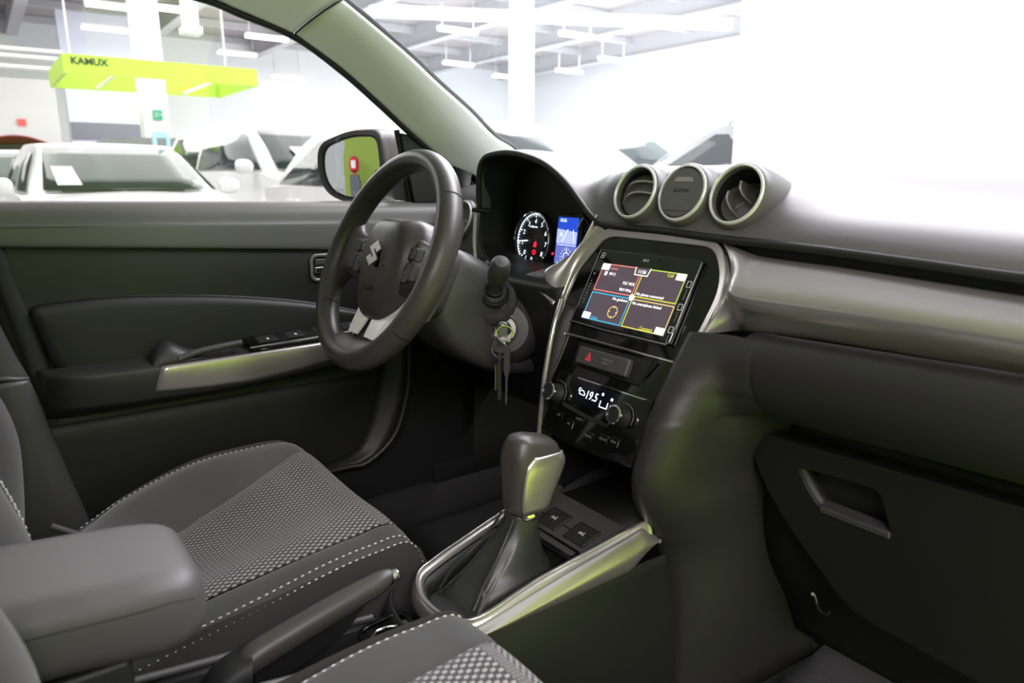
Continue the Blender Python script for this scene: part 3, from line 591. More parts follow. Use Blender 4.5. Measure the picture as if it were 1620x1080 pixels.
# ================================================================ KEYS
brass = mat('brass_key', (.55, .45, .18), .3, metal=.9)
ky = thing('ignition_key', 'silver key turned in the ignition lock with a dark bow', 'key', ig+igd*.012)
prism('key_bow', [IG(a, b, .011) for a, b in rpoly([(-.0065,-.012),(.0065,-.012),(.0085,.004),(.0055,.014),(-.0055,.014),(-.0085,.004)], .004)], igd*.016, dull_metal, ky, .0015)
tube('bow_loop', [ig+igd*.026+V((0,0,.006))+IG.x*.006*math.cos(2*PI*k/16)+igd*.006*math.sin(2*PI*k/16) for k in range(16)], .0016, dull_metal, ky, 6, closed=True)
def kring(name, c, r, n1, lab):
    F = Frame(c, V(n1).cross(V((0,0,1))), (0,0,1))
    t = thing(name, lab, 'key ring', V(c)-V((0,0,r)))
    tube('ring_coil', [F(r*math.cos(2*PI*k/32), r*math.sin(2*PI*k/32), .0006) for k in range(32)], .0011, chrome, t, 6, closed=True)
    tube('ring_coil', [F(r*math.cos(2*PI*k/32), r*math.sin(2*PI*k/32), -.0012) for k in range(32)], .0011, chrome, t, 6, closed=True)
    return t
r1c = ig+igd*.030+V((.004,.002,-.008)); r1 = kring('key_ring', r1c, .0135, (.85,-.5,.1), 'upper round steel key ring hooked on the ignition key')
r2c = r1c+V((-.004,-.006,-.0255)); r2 = kring('key_ring', r2c, .0130, (.6,-.78,.1), 'lower round steel key ring holding the hanging spare keys')
kz = r2c-V((0,0,.012))
K1 = Frame(kz+V((.012,.006,.012)), (.45,.30,.0), (-.14,-.02,1)); sp1 = thing('spare_key', 'grey fob with a thin toothed steel blade hanging from the rings', 'key', K1(0,-.085))
prism('key_fob', [K1(a, b, -.003) for a, b in rpoly([(-.0045,.004),(.0045,.004),(.0052,-.030),(.003,-.042),(-.003,-.042),(-.0052,-.030)], .003)], K1.z*.006, plastic_soft, sp1, .001)
bl = [(-.0022,-.040),(.0022,-.040)]+[p for k in range(6) for p in ((.0022,-.046-.007*k),(.0012,-.0485-.007*k))]+[(.0006,-.090),(-.0018,-.088)]
prism('key_blade', [K1(a, b, -.0006) for a, b in bl], K1.z*.0013, dull_metal, sp1)
K2 = Frame(kz, (.25,-.5,0), (.01,0,1)); tg = thing('key_tag', 'flat grey key tag with a yellow edge hanging beside the spare key', 'tag', K2(0,-.07))
prism('tag_plate', [K2(a, b, -.001) for a, b in rpoly([(-.004,.006),(.004,.006),(.005,-.072),(-.005,-.072)], .002)], K2.z*.0022, plastic_soft, tg, .0004)
prism('yellow_edge', [K2(a, b, .003) for a, b in rpoly([(.002,-.012),(.0085,-.012),(.0085,-.055),(.002,-.055)], .001)], K2.z*.0018, brass, tg, .0004)
# ================================================================ GEAR CONSOLE
con = thing('centre_console', 'black centre console between the seats with a silver rimmed gear tray', 'console', (0, -.35, .36))
RIML = [(-.095,-.120,.654),(-.090,-.172,.645),(-.080,-.238,.633),(-.072,-.292,.622),(-.062,-.322,.616),(-.036,-.339,.612),(-.006,-.3445,.611),(.024,-.342,.611),(.050,-.333,.613),(.064,-.306,.618),(.066,-.231,.636),(.071,-.138,.652),(.080,-.072,.668),(.083,-.062,.669)]
crim = V((-.005,-.2,0))
def off(p, d, dz=0):
    q = V((p[0], p[1], 0)); c = V((crim.x, max(-.30, min(-.12, p[1])), 0)); n = (q-c); n.normalize() if n.length else None
    return V((p[0]+n.x*d, p[1]+n.y*d, p[2]+dz))
loft('silver_rim', [[off(p,-.009,-.006), off(p,-.006,-.0005), off(p,-.002,.0012), off(p,.003,-.001), off(p,.006,-.005), off(p,.008,-.011), off(p,.0085,-.016)] for p in RIML], silver, con, nu=80, nv=22, thick=.0025, ang=70)
tube('bright_edge', [off(p,.0015,.0022) for p in RIML], .0013, silver_light, con, 6, n=80)
# silver blade on the passenger side of the console
SB = [(-.335,.018,.020),(-.30,.020,.022),(-.25,.022,.028),(-.20,.024,.034),(-.15,.026,.042),(-.10,.027,.053),(-.072,.028,.050),(-.040,.028,.014)]
def railz(y): return .611+(y+.3445)*(.668-.611)/(.3445-.072)
def bladebot(y):
    T = ((-.345,.606),(-.30,.601),(-.20,.604),(-.12,.607),(-.091,.609),(-.065,.625),(-.043,.641))
    for (y0, z0), (y1, z1) in zip(T, T[1:]):
        if y <= y1: return z0+(z1-z0)*(y-y0)/(y1-y0)
    return T[-1][1]
def bladetop(y): return railz(y)-.008 if y < -.07 else .660-(y+.07)*.70
loft('silver_blade', [[(.069+.017*(y+.34)/.3,y,bladetop(y)+.004),(.0745+.016*(y+.34)/.3,y,bladetop(y)-.001),(.0785+.015*(y+.34)/.3,y,bladetop(y)*.65+bladebot(y)*.35),(.079+.0145*(y+.34)/.3,y,bladebot(y)*.6+bladetop(y)*.4),(.0765+.013*(y+.34)/.3,y,bladebot(y)*.9+bladetop(y)*.1),(.074+.012*(y+.34)/.3,y,bladebot(y))] for y in (-.338,-.32,-.29,-.25,-.2,-.15,-.11,-.09,-.07,-.055,-.043)], silver, con, nu=40, nv=16, thick=.003, ang=70)
# tray inside the rim
inn = [off(p,-.008,-.008) for p in RIML]; fl = [off(p,-.014,0) for p in RIML]
loft('tray_wall', [inn, [V((p.x, p.y, .588+.10*max(0, p.y+.28))) for p in fl]], plastic, con, nu=2, nv=80, thick=.002, ang=70)
ffl = [V((p.x, p.y, .588+.10*max(0, p.y+.28))) for p in cr(fl, 40)]
mk('tray_floor', ffl, [tuple(range(40))], plastic, con, False)
# slanting plate with the two seat-heating switches
SW = Frame((-.006,-.1165,.6415), (1,0,0), (0,.90,.30))
fbox('switch_plate', SW, -.074, .076, -.040, .045, -.010, 0, plastic_soft, con, .002)
for a, s in ((-.034, 'seat_heat'), (.024, 'seat_heat')):
    w = fbox('heated_seat_switch', SW, a-.020, a+.020, -.018, .016, -.004, .0016, plastic, con, .0025)
    ringprism('switch_gap', SW.pts(rrect(.0425,.0365,.003,3,a,-.001), -.001), SW.pts(rrect(.0398,.0338,.003,3,a,-.001), -.001), SW.z*.0012, plastic_dark, w)
    text('heater_symbol', 'mL', .009, SW, a, 0, white_print, w, c=.0018, ext=.0001, shear=.2)
ringprism('indicator_strip', SW.pts(rrect(.10,.016,.004,3,.0,-.034), .0002), SW.pts(rrect(.09,.009,.003,3,.0,-.034), .0002), SW.z*.0008, gloss, con)
# console flanks, rear tunnel and rails
loft('console_flank', [[(.068+.03*max(0,min(1,(y+.34)/.6)),y,.610),(.082,y,.56),(.090,y,.46),(.098,y,.335)] for y in (-.40,-.337,-.25,-.15,-.06,.05,.25)], plastic_low, con, nu=14, nv=10, thick=.004)
loft('console_flank', [[(-.0975,y,railz(max(y,-.345))-.02),(-.1035,y,.56),(-.107,y,.46),(-.11,y,.335)] for y in (-.40,-.337,-.25,-.15,-.06,.05,.25)], plastic_low, con, nu=14, nv=10, thick=.004)
loft('console_nose', [[(-.097,-.337,.592),(-.07,-.362,.590),(-.005,-.372,.588),(.055,-.362,.590),(.0865,-.337,.594)], [(-.103,-.36,.55),(-.07,-.385,.55),(-.005,-.392,.55),(.058,-.385,.55),(.093,-.36,.55)]], plastic_dark, con, nu=4, nv=20, thick=.003)
def zl(y): return .570+(-.385-y)*.115
def zr(y): return .592+(-.40-y)*.16
loft('tunnel_top', [[(-.090,y,.50),(-.082,y,zl(y)-.006),(-.074,y,zl(y)),(-.066,y,zl(y)-.006),(-.062,y,.548),(.022,y,.548),(.027,y,zr(y)-.006),(.036,y,zr(y)),(.075,y,zr(y)-.004),(.088,y,zr(y)-.02),(.092,y,.48)] for y in (-.66,-.55,-.45,-.37)], plastic_low, con, nu=4, thick=.003, ang=25)
tube('tunnel_rail', [(-.074,y,zl(y)+.002) for y in (-.66,-.60,-.54,-.48,-.43,-.385)], .0048, plastic_soft, con, 8, n=20)
tube('tunnel_rail', [(.034,y,zr(y)+.002) for y in (-.66,-.60,-.54,-.48,-.43,-.40)], .0048, plastic_soft, con, 8, n=20)
# cup holder in front of the hand brake
cu_ = thing('cup_holder', 'small gloss framed cup holder with a chrome ring behind the gear tray', 'cup holder', (-.012,-.385,.56))
ringprism('holder_frame', [(-.012+a, -.388+b, .578+.1*b) for a, b in rrect(.078,.066,.018,5)], [(-.012+a, -.388+b, .578+.1*b) for a, b in rrect(.066,.054,.014,5)], (0,0,.006), gloss, cu_, .0015)
for r, z in ((.025,.581),(.019,.577)):
    tube('holder_ring', [(-.008+r*math.cos(2*PI*k/32), -.390+r*math.sin(2*PI*k/32), z) for k in range(32)], .0016, chrome, cu_, 6, closed=True)
lathe('holder_well', [(.026,.020),(.024,.004),(.001,.004)], (-.008,-.390,.556), (0,0,1), gloss, cu_, 28, cap=False)
prism('holder_catch', [(-.030,-.362,.580),(-.016,-.360,.581),(-.014,-.370,.580),(-.028,-.372,.579)], (0,0,.005), chrome, cu_, .001)
# ================================================================ GEAR SELECTOR
gs = thing('gear_selector', 'automatic gear selector with silver sided knob and folded leather boot', 'gear lever', (-.01, -.22, .588))
bootm = mat('boot_leather', (.028, .030, .027), .38, bump=.3, scale=600, dist=.0005)
def bs(cx, cy, z, w, d, r, wob=0, ph=0):
    o = rrect(w, d, r, 5); n = len(o)
    return [V((cx+a*(1+wob*math.sin(5*2*PI*k/n+ph)), cy+b*(1+wob*math.cos(7*2*PI*k/n+ph)), z+b*.10)) for k, (a, b) in enumerate(o)]
loft('boot', [bs(-.012,-.232,.592,.088,.140,.012,.02), bs(-.012,-.229,.602,.080,.128,.014,.05), bs(-.012,-.224,.618,.066,.104,.016,.07,1), bs(-.011,-.216,.638,.056,.080,.018,.06,2), bs(-.011,-.207,.658,.047,.060,.018,.05,2.5), bs(-.010,-.200,.676,.040,.048,.016,.02), bs(-.010,-.196,.692,.036,.044,.014,0)], bootm, gs, nu=30, cv=True, cap=True, ang=80)
tube('boot_seam', [(-.050,-.300,.594),(-.046,-.285,.616),(-.038,-.258,.640),(-.030,-.234,.664),(-.024,-.220,.688)], .0022, bootm, gs, 6, n=16)
tube('boot_seam', [(.024,-.296,.598),(.018,-.280,.618),(.010,-.255,.640),(.004,-.234,.664),(.002,-.220,.688)], .0022, bootm, gs, 6, n=16)
def ks(y0, y1, z, w, tilt=.0, r=.014):
    return [V((-.008+a, (y0+y1)/2+b, z-b*tilt)) for a, b in rrect(w, y1-y0, min(r, w*.48, (y1-y0)*.48), 5)]
kn = loft('knob', [ks(-.217,-.172,.690,.036), ks(-.222,-.168,.697,.041), ks(-.223,-.163,.715,.043), ks(-.223,-.155,.735,.046), ks(-.223,-.149,.750,.048), ks(-.222,-.146,.764,.049,.12), ks(-.219,-.147,.776,.047,.2,.018), ks(-.213,-.151,.785,.040,.25,.016), ks(-.200,-.160,.790,.024,.28,.010)], leather, gs, nu=34, cv=True, cap=True, ang=70)
loft('silver_side', [[(x, y0, z), (x+.0022, y0+.004, z), (x+.003, (y0+y1)/2, z), (x+.0022, y1-.003, z), (x-.002, y1, z)] for z, y0, y1, x in ((.694,-.212,-.174,.0110),(.715,-.214,-.166,.0130),(.735,-.213,-.157,.0145),(.750,-.211,-.151,.0155),(.760,-.207,-.150,.0155),(.769,-.197,-.153,.0140))], silver, kn, nu=16, nv=12, thick=-.002, ang=70)
prism('shift_button', [(-.018,-.149,.762),(-.018,-.139,.758),(-.018,-.140,.745),(-.018,-.151,.742)], (.020,0,0), plastic, kn, .002)
prism('trigger_tip', [(-.016,-.160,.722),(-.016,-.141,.714),(-.016,-.147,.700),(-.016,-.165,.694)], (.022,0,0), plastic, kn, .002)
lathe('knob_collar', [(.0215,-.004),(.0225,0),(.0215,.005)], (-.008,-.195,.688), (0,0,1), chrome, gs, 28)
# ================================================================ HAND BRAKE
hbk = thing('hand_brake_lever', 'black hand brake lever with a chrome push button beside the driver seat', 'hand brake', (-.05, -.53, .56))
G = cr([(-.05,-.372,.634),(-.05,-.415,.625),(-.05,-.47,.613),(-.05,-.53,.598),(-.05,-.560,.588)], 20)
rr_ = [.010,.0125,.0135,.0138,.0142,.0148,.015,.0152,.0155,.0157,.0158,.016,.016,.016,.0162,.0163,.0162,.0155,.014,.008]
loft('grip', [[p+V((r_*1.0*math.cos(t), r_*.25*math.sin(t), r_*1.15*math.sin(t))) for t in [2*PI*k/18 for k in range(18)]] for p, r_ in zip(G, rr_)], leather, hbk, cv=True, cap=True, ang=70)
tube('grip_seam', [p+V((.0135,0,-.004)) for p in G[2:]], .0009, plastic_dark, hbk, 6)
lathe('release_button', [(.0075,-.006),(.0075,.010),(.0068,.013),(.001,.0135)], G[0], (0,.96,.22), chrome, hbk, 20)
tube('button_band', [G[0]+V((0,.003,0))+V((.0078*math.cos(2*PI*k/16),0,.0078*math.sin(2*PI*k/16))) for k in range(16)], .0014, plastic_dark, hbk, 6, closed=True)
loft('lever_boot', [[(-.05+a*.022, y, z) for a, y, z in ((-1,-.545,.598),(0,-.540,.606),(1,-.545,.598),(1.05,-.55,.55),(-1.05,-.55,.55))], [(-.05+a*.022, y, z) for a, y, z in ((-1,-.575,.588),(0,-.575,.596),(1,-.575,.588),(1.05,-.575,.545),(-1.05,-.575,.545))], [(-.05+a*.018, y, z) for a, y, z in ((-1,-.605,.562),(0,-.605,.568),(1,-.605,.562),(1.05,-.605,.54),(-1.05,-.605,.54))]], plastic_dark, hbk, nu=10, nv=20, cv=True, cap=True)
loft('lever_blade', [[(-.053, -.40, .615), (-.047, -.40, .615), (-.047, -.43, .585), (-.053, -.43, .585)], [(-.053, -.54, .59), (-.047, -.54, .59), (-.047, -.54, .545), (-.053, -.54, .545)]], plastic_dark, hbk, nu=2, cv=True, cap=True)
# ================================================================ ARMREST
ar = thing('console_armrest', 'charcoal padded armrest lid over the rear of the centre console', 'armrest', (.005, -.75, .55))
def asec(y, hw, z0, z1, r=.022):
    return [V((.004+a, y, (z0+z1)/2+b)) for a, b in rpoly([(-hw,z1-(z0+z1)/2,r),(hw,z1-(z0+z1)/2,r),(hw+.002,z0-(z0+z1)/2,r*.8),(-hw-.002,z0-(z0+z1)/2,r*.8)], r, 6)]
lid = loft('lid', [asec(-.598,.034,.742,.756,.006), asec(-.600,.050,.732,.766,.014), asec(-.606,.062,.724,.775,.022), asec(-.618,.070,.717,.781,.026), asec(-.640,.0745,.714,.785,.028), asec(-.67,.0758,.719,.788,.028), asec(-.71,.076,.725,.792,.028), asec(-.80,.076,.731,.798,.028), asec(-.95,.076,.735,.80,.028)], arm_leather, ar, nu=50, cv=True, cap=True, ang=75)
tube('lid_seam', [(.0715,-.612,.759),(.0765,-.630,.7645),(.0792,-.66,.7665),(.080,-.72,.772),(.0805,-.80,.778),(.0805,-.90,.781)], .0010, fabric_dark, lid, 6, n=30)
tube('lid_seam', [(-.0635,-.612,.759),(-.0685,-.630,.7645),(-.0712,-.66,.7665),(-.072,-.72,.772),(-.0725,-.80,.778)], .0010, fabric_dark, lid, 6, n=30)
box('storage_box', (-.068,-.95,.55), (.076,-.664,.7245), plastic, ar, .006)

# ================================================================ SEATS
def weave(name, ks_):
    m = bpy.data.materials.new(name); m.use_nodes = True; nt = m.node_tree; b = nt.nodes['Principled BSDF']; N_ = nt.nodes; L = nt.links
    tc = N_.new('ShaderNodeTexCoord'); sp = N_.new('ShaderNodeSeparateXYZ'); L.new(tc.outputs['UV'], sp.inputs[0])
    def mth(op, a, bb=None):
        n = N_.new('ShaderNodeMath'); n.operation = op
        for i, v in enumerate((a, bb)):
            if v is None: continue
            if isinstance(v, (int, float)): n.inputs[i].default_value = v
            else: L.new(v, n.inputs[i])
        return n.outputs[0]
    cx = mth('COSINE', mth('MULTIPLY', sp.outputs['X'], PI*2/.0096)); cy = mth('COSINE', mth('MULTIPLY', sp.outputs['Y'], PI*2/.0112))
    h = mth('MULTIPLY', cx, cy)
    mr = N_.new('ShaderNodeMapRange'); mr.inputs['From Min'].default_value = .0; mr.inputs['From Max'].default_value = .35; L.new(h, mr.inputs['Value'])
    mx = N_.new('ShaderNodeMix'); mx.data_type = 'RGBA'; mx.inputs[6].default_value = (.030,.028,.028,1); mx.inputs[7].default_value = (.27,.25,.255,1)
    L.new(mr.outputs['Result'], mx.inputs[0]); L.new(mx.outputs[2], b.inputs['Base Color'])
    no = N_.new('ShaderNodeTexNoise'); no.inputs['Scale'].default_value = 1500; L.new(tc.outputs['Object'], no.inputs['Vector'])
    hh = mth('ADD', mr.outputs['Result'], mth('MULTIPLY', no.outputs['Fac'], .5))
    bp = N_.new('ShaderNodeBump'); bp.inputs['Strength'].default_value = .8; bp.inputs['Distance'].default_value = .001; L.new(hh, bp.inputs['Height']); L.new(bp.outputs['Normal'], b.inputs['Normal'])
    b.inputs['Roughness'].default_value = .8; b.inputs['Sheen Weight'].default_value = .15
    return m
woven = weave('woven_seat_insert', 1)
def uv_by(o, fn):
    me = o.data; uv = me.uv_layers.new(name='uv')
    for lp in me.loops: uv.data[lp.index].uv = fn(me.vertices[lp.vertex_index].co)
def stitches(name, path, mat_, parent, ln=.0055, gap=.0035, r=.0009, off=(0, 0, 0)):
    P = [V(p)+V(off) for p in path]; D = [0]
    for a, b in zip(P, P[1:]): D.append(D[-1]+(b-a).length)
    def at(s):
        for i in range(len(D)-1):
            if s <= D[i+1]: return P[i].lerp(P[i+1], (s-D[i])/max(1e-9, D[i+1]-D[i]))
        return P[-1]
    pcs = []; s = 0
    while s+ln < D[-1]:
        a, b = at(s), at(s+ln); t = (b-a).normalized(); n = V((0,0,1)); n = (n-t*n.dot(t)).normalized(); bb = t.cross(n); m = (a+b)/2
        v = [a]+[m+n*r*1.4, m+bb*r, m-n*r*1.4, m-bb*r]+[b]
        pcs.append((v, [(0,1,2),(0,2,3),(0,3,4),(0,4,1),(5,2,1),(5,3,2),(5,4,3),(5,1,4)])); s += ln+gap
    return tag(join_pieces(name, pcs, mat_, parent), kind='stuff')
def seat(name, label, dx, dy, dz, mirror, cat='car seat', by=0):
    """seat built for the driver, shifted for the passenger; mirror swaps the two sides"""
    root = thing(name, label, cat, (-.345*(1 if not mirror else 1)+dx, -.55+dy, .36), 'front car seats')
    cx = -.345
    def T(p):
        x, y, z = p
        if mirror: x = 2*cx-x
        return V((x+dx, y+dy, z+dz))
    # boundary curves front -> back:  outer piping, insert edge (outer), insert edge (inner), inner piping
    OP = [(-.560,-.300,.52),(-.562,-.296,.585),(-.570,-.318,.632),(-.584,-.39,.634),(-.592,-.48,.624),(-.588,-.585,.592),(-.575,-.672,.553),(-.57,-.80,.54)]
    IO = [(-.500,-.290,.50),(-.500,-.284,.585),(-.495,-.312,.643),(-.478,-.37,.632),(-.462,-.43,.612),(-.445,-.50,.592),(-.430,-.56,.578),(-.42,-.80,.545)]
    II = [(-.160,-.290,.50),(-.160,-.284,.585),(-.158,-.312,.643),(-.157,-.37,.643),(-.157,-.43,.637),(-.157,-.50,.628),(-.158,-.57,.617),(-.16,-.80,.57)]
    IP = [(-.108,-.300,.50),(-.106,-.294,.585),(-.104,-.318,.645),(-.101,-.37,.650),(-.098,-.43,.646),(-.096,-.51,.632),(-.095,-.645,.609),(-.10,-.80,.58)]
    def mixc(a, b, t, dz_=0, k=None): return [(p[0]*(1-t)+q[0]*t, p[1]*(1-t)+q[1]*t, p[2]*(1-t)+q[2]*t+(dz_ if k is None else dz_*k[i])) for i, (p, q) in enumerate(zip(a, b))]
    kk = [0,.3,.5,.7,1,1,1,1]
    tr = lambda c: [T(p) for p in cr(c, 40)]
    cu = loft('cushion_insert', [tr(IO), tr(mixc(IO,II,.12,.004,kk)), tr(mixc(IO,II,.35,-.004,kk)), tr(mixc(IO,II,.6,-.006,kk)), tr(mixc(IO,II,.85,.003,kk)), tr(II)], woven, root, nu=24, ang=80)
    uv_by(cu, lambda c: (c.x, c.y-(c.z if c.y > -.32+dy else .6)*1.0))
    solid(cu, .002, 0)
    solid(loft('outer_bolster', [tr(OP), tr(mixc(OP,IO,.25,.012,kk)), tr(mixc(OP,IO,.6,.012,kk)), tr(mixc(OP,IO,.88,.002,kk)), tr(mixc(OP,IO,1,-.004))], fabric, root, nu=18, ang=80, thick=0), .002, 0)
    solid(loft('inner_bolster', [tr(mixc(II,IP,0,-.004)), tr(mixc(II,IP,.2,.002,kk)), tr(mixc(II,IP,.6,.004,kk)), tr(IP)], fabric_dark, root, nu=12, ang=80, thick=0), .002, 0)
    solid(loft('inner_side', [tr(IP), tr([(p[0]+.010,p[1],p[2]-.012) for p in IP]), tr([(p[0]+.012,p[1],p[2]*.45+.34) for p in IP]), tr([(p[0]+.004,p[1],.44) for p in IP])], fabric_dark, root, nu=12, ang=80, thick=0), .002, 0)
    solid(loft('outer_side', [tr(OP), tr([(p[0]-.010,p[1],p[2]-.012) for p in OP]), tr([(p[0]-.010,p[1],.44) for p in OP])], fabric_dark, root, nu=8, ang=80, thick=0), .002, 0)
    stitches('stitching', tr([(p[0]-.001,p[1]-.002,p[2]+.0012) for p in OP[1:7]]), thread, root)
    stitches('stitching', tr([(p[0]-.003,p[1],p[2]+.0025) for p in IP[1:]]), thread, root)
    if not mirror: stitches('stitching', tr([(p[0]+.0125,p[1]+.002,p[2]-.0004) for p in IP[1:]]), thread, root)
    # backrest
    def bsx(z, yc, yb, w, yside, r):   # horizontal section
        return [T((cx+a, b+by, z)) for a, b in ((-w-.01, yside-.12), (-w-.012, yside-.03), (-w+.015, yb), (-w+.055, yb-.008), (-w+.085, yc-.002), (-.08, yc), (0, yc+.002), (.08, yc), (w-.085, yc-.002), (w-.055, yb-.008), (w-.015, yb), (w+.012, yside-.03), (w+.01, yside-.12))]
    loft('backrest', [bsx(.52,-.755,-.745,.225,-.75,0), bsx(.58,-.757,-.728,.245,-.745,0), bsx(.66,-.763,-.719,.255,-.74,0), bsx(.74,-.775,-.718,.258,-.745,0), bsx(.82,-.795,-.738,.252,-.77,0), bsx(.95,-.83,-.785,.24,-.82,0), bsx(1.08,-.87,-.84,.21,-.87,0), bsx(1.14,-.90,-.885,.17,-.90,0)], fabric, root, nu=30, nv=48, ang=80, thick=.01)
    for sx in (() if mirror else (1,)):
        e = (1 if not mirror else 1)
        pth = [p_+V((0,by,0)) for p_ in cr([T((cx+e*(.247-.03), -.722, .56)), T((cx+e*(.255-.03), -.715, .62)), T((cx+e*(.258-.03), -.713, .70)), T((cx+e*(.255-.035), -.722, .78)), T((cx+e*.225, -.745, .86)), T((cx+e*.21, -.79, .98))], 24)]
        stitches('stitching', pth, thread, root); stitches('stitching', [p+V((e*-.012,-.002,0)) for p in pth], thread, root)
    loft('base_frame', [[T((x,-.33,.44)), T((x,-.31,.42)), T((x,-.34,.40)), T((x,-.70,.40)), T((x,-.78,.44))] for x in (-.56,-.345,-.12)], plastic_dark, root, nu=4, thick=.01)
    return root
seat('car_seat', 'driver seat in charcoal cloth with a pale dotted woven insert and double stitching', 0, 0, 0, False)
seat('car_seat', 'passenger seat nearest the camera, front of its dotted cloth cushion showing', .705, -.058, .028, True, by=.045)
tube('seat_belt_buckle_strap', [(-.565,-.69,.585),(-.55,-.655,.565),(-.535,-.63,.55)], .006, plastic_soft, None, 8).name = 'belt_anchor'
tag(bpy.data.objects['belt_anchor'], 'small grey belt anchor strap at the rear corner of the driver seat', 'belt anchor')
# ================================================================ CAR SHELL: pillars, roof lining, glass, floor
def clear_glass(name, tint, refl=1.0, veil=0.0):
    m = bpy.data.materials.new(name); m.use_nodes = True; nt = m.node_tree; nt.nodes.clear()
    o = nt.nodes.new('ShaderNodeOutputMaterial'); t = nt.nodes.new('ShaderNodeBsdfTransparent'); t.inputs[0].default_value = (*tint, 1)
    g = nt.nodes.new('ShaderNodeBsdfGlossy'); g.inputs['Roughness'].default_value = .02; ge = nt.nodes.new('ShaderNodeNewGeometry')
    dp = nt.nodes.new('ShaderNodeVectorMath'); dp.operation = 'DOT_PRODUCT'; nt.links.new(ge.outputs['Incoming'], dp.inputs[0]); nt.links.new(ge.outputs['Normal'], dp.inputs[1])
    def mth(op, x, y=None):
        n = nt.nodes.new('ShaderNodeMath'); n.operation = op
        for i, v in enumerate((x, y)):
            if v is None: continue
            if isinstance(v, (int, float)): n.inputs[i].default_value = v
            else: nt.links.new(v, n.inputs[i])
        return n.outputs[0]
    fr = mth('ADD', mth('MULTIPLY', mth('POWER', mth('SUBTRACT', 1.0, mth('ABSOLUTE', dp.outputs['Value'])), 5.0), .9*refl), .06*refl)
    mx = nt.nodes.new('ShaderNodeMixShader'); nt.links.new(fr, mx.inputs[0])
    a = t
    if veil:  # translucent share imitates the milky veil of reflections on the windshield
        d = nt.nodes.new('ShaderNodeBsdfTranslucent'); d.inputs[0].default_value = (.9,.95,1,1); m2 = nt.nodes.new('ShaderNodeMixShader'); m2.inputs[0].default_value = veil
        nt.links.new(t.outputs[0], m2.inputs[1]); nt.links.new(d.outputs[0], m2.inputs[2]); a = m2
    nt.links.new(a.outputs[0], mx.inputs[1]); nt.links.new(g.outputs[0], mx.inputs[2]); nt.links.new(mx.outputs[0], o.inputs[0])
    return m
side_glass = clear_glass('side_window_glass', (.97,.98,.97)); ws_glass = clear_glass('windshield_glass', (.90,.96,.97), veil=.03)
# A-pillar trim: window edge and windshield edge as curves
PW = [(-.70,.215,1.07),(-.70,.198,1.083),(-.697,.105,1.148),(-.690,.026,1.203),(-.680,-.050,1.258),(-.665,-.131,1.311),(-.650,-.222,1.359),(-.632,-.322,1.383),(-.618,-.40,1.398),(-.606,-.60,1.410),(-.602,-1.0,1.408)]
PS = [(-.665,.33,1.12),(-.660,.265,1.171),(-.652,.206,1.197),(-.642,.135,1.246),(-.628,.052,1.295),(-.612,-.025,1.341),(-.585,-.158,1.411),(-.572,-.25,1.445),(-.56,-.33,1.46),(-.552,-.60,1.478),(-.548,-1.0,1.480)]
def pil(i):
    a, b = V(PW[i]), V(PS[i]); n = (b-a); w = n.length; n.normalize(); inn = V((1,-.25,.12)).normalized()
    return [a+V((-.02,.01,0)), a+inn*.002, a.lerp(b,.12)+inn*.010, a.lerp(b,.35)+inn*.018, a.lerp(b,.60)+inn*.019, a.lerp(b,.85)+inn*.012, b+inn*.002, b+V((-.02,.02,0))]
pl = thing('windshield_pillar_trim', 'pale green grey pillar trim between the door window and the windshield', 'pillar trim', (-.69,.2,1.08))
loft('pillar_panel', [pil(i) for i in range(7)][:-1]+[[p*.999 for p in []] or pil(6)], cream, pl, nu=40, nv=26, thick=.004, ang=80)
ug = loft('upper_panel', [[q+V((0,-.0025,.0005)) for q in pil(6)], pil(7), pil(8), pil(9), pil(10)], cream, pl, nu=24, nv=26, thick=.004, ang=80)
sm = pil(6); tube('panel_seam', cr([q+V((.0005,0,0)) for q in sm[1:7]], 20), .0018, fabric_dark, pl, 6)
tube('door_seal', [V(p)+V((-.006,.002,-.005)) for p in PW], .0062, rubber, pl, 8, n=60)
tube('windshield_border', [V(p)+V((-.004,.010,.002)) for p in PS], .0048, rubber, pl, 8, n=60)
# windshield
ws = [[(-.665,.34,1.115),(-.45,.50,1.085),(-.15,.57,1.075),(.15,.57,1.075),(.45,.50,1.085),(.655,.34,1.115)],
      [(-.642,.135,1.246),(-.44,.24,1.27),(-.15,.285,1.28),(.15,.285,1.28),(.44,.24,1.27),(.632,.135,1.246)],
      [(-.612,-.025,1.341),(-.42,.06,1.38),(-.14,.095,1.395),(.14,.095,1.395),(.42,.06,1.38),(.602,-.025,1.341)],
      [(-.575,-.215,1.430),(-.40,-.15,1.475),(-.13,-.125,1.492),(.13,-.125,1.492),(.40,-.15,1.475),(.565,-.215,1.43)]]
wso = loft('windshield', ws, ws_glass, None, nu=14, nv=30, ang=80)
tag(wso, 'large clear windshield sloping over the dashboard', 'windshield')
# roof lining
rf = loft('roof_lining', [[(x*s, y, z) for x, y, z in r] for s in (1,) for r in
     [[(-.575,-.215,1.430),(-.40,-.15,1.478),(-.13,-.125,1.495),(.13,-.125,1.495),(.40,-.15,1.478),(.565,-.215,1.43)],
      [(-.60,-.33,1.435),(-.45,-.33,1.50),(-.15,-.33,1.52),(.15,-.33,1.52),(.45,-.33,1.50),(.59,-.33,1.435)],
      [(-.60,-.9,1.45),(-.45,-.9,1.53),(-.15,-.9,1.55),(.15,-.9,1.55),(.45,-.9,1.53),(.59,-.9,1.45)],
      [(-.60,-1.9,1.42),(-.45,-1.9,1.50),(-.15,-1.9,1.52),(.15,-1.9,1.52),(.45,-1.9,1.50),(.59,-1.9,1.42)]]], cream, None, nu=14, nv=16, thick=-.02, ang=80)
tag(rf, 'pale roof lining of the car above the cabin', 'roof lining')
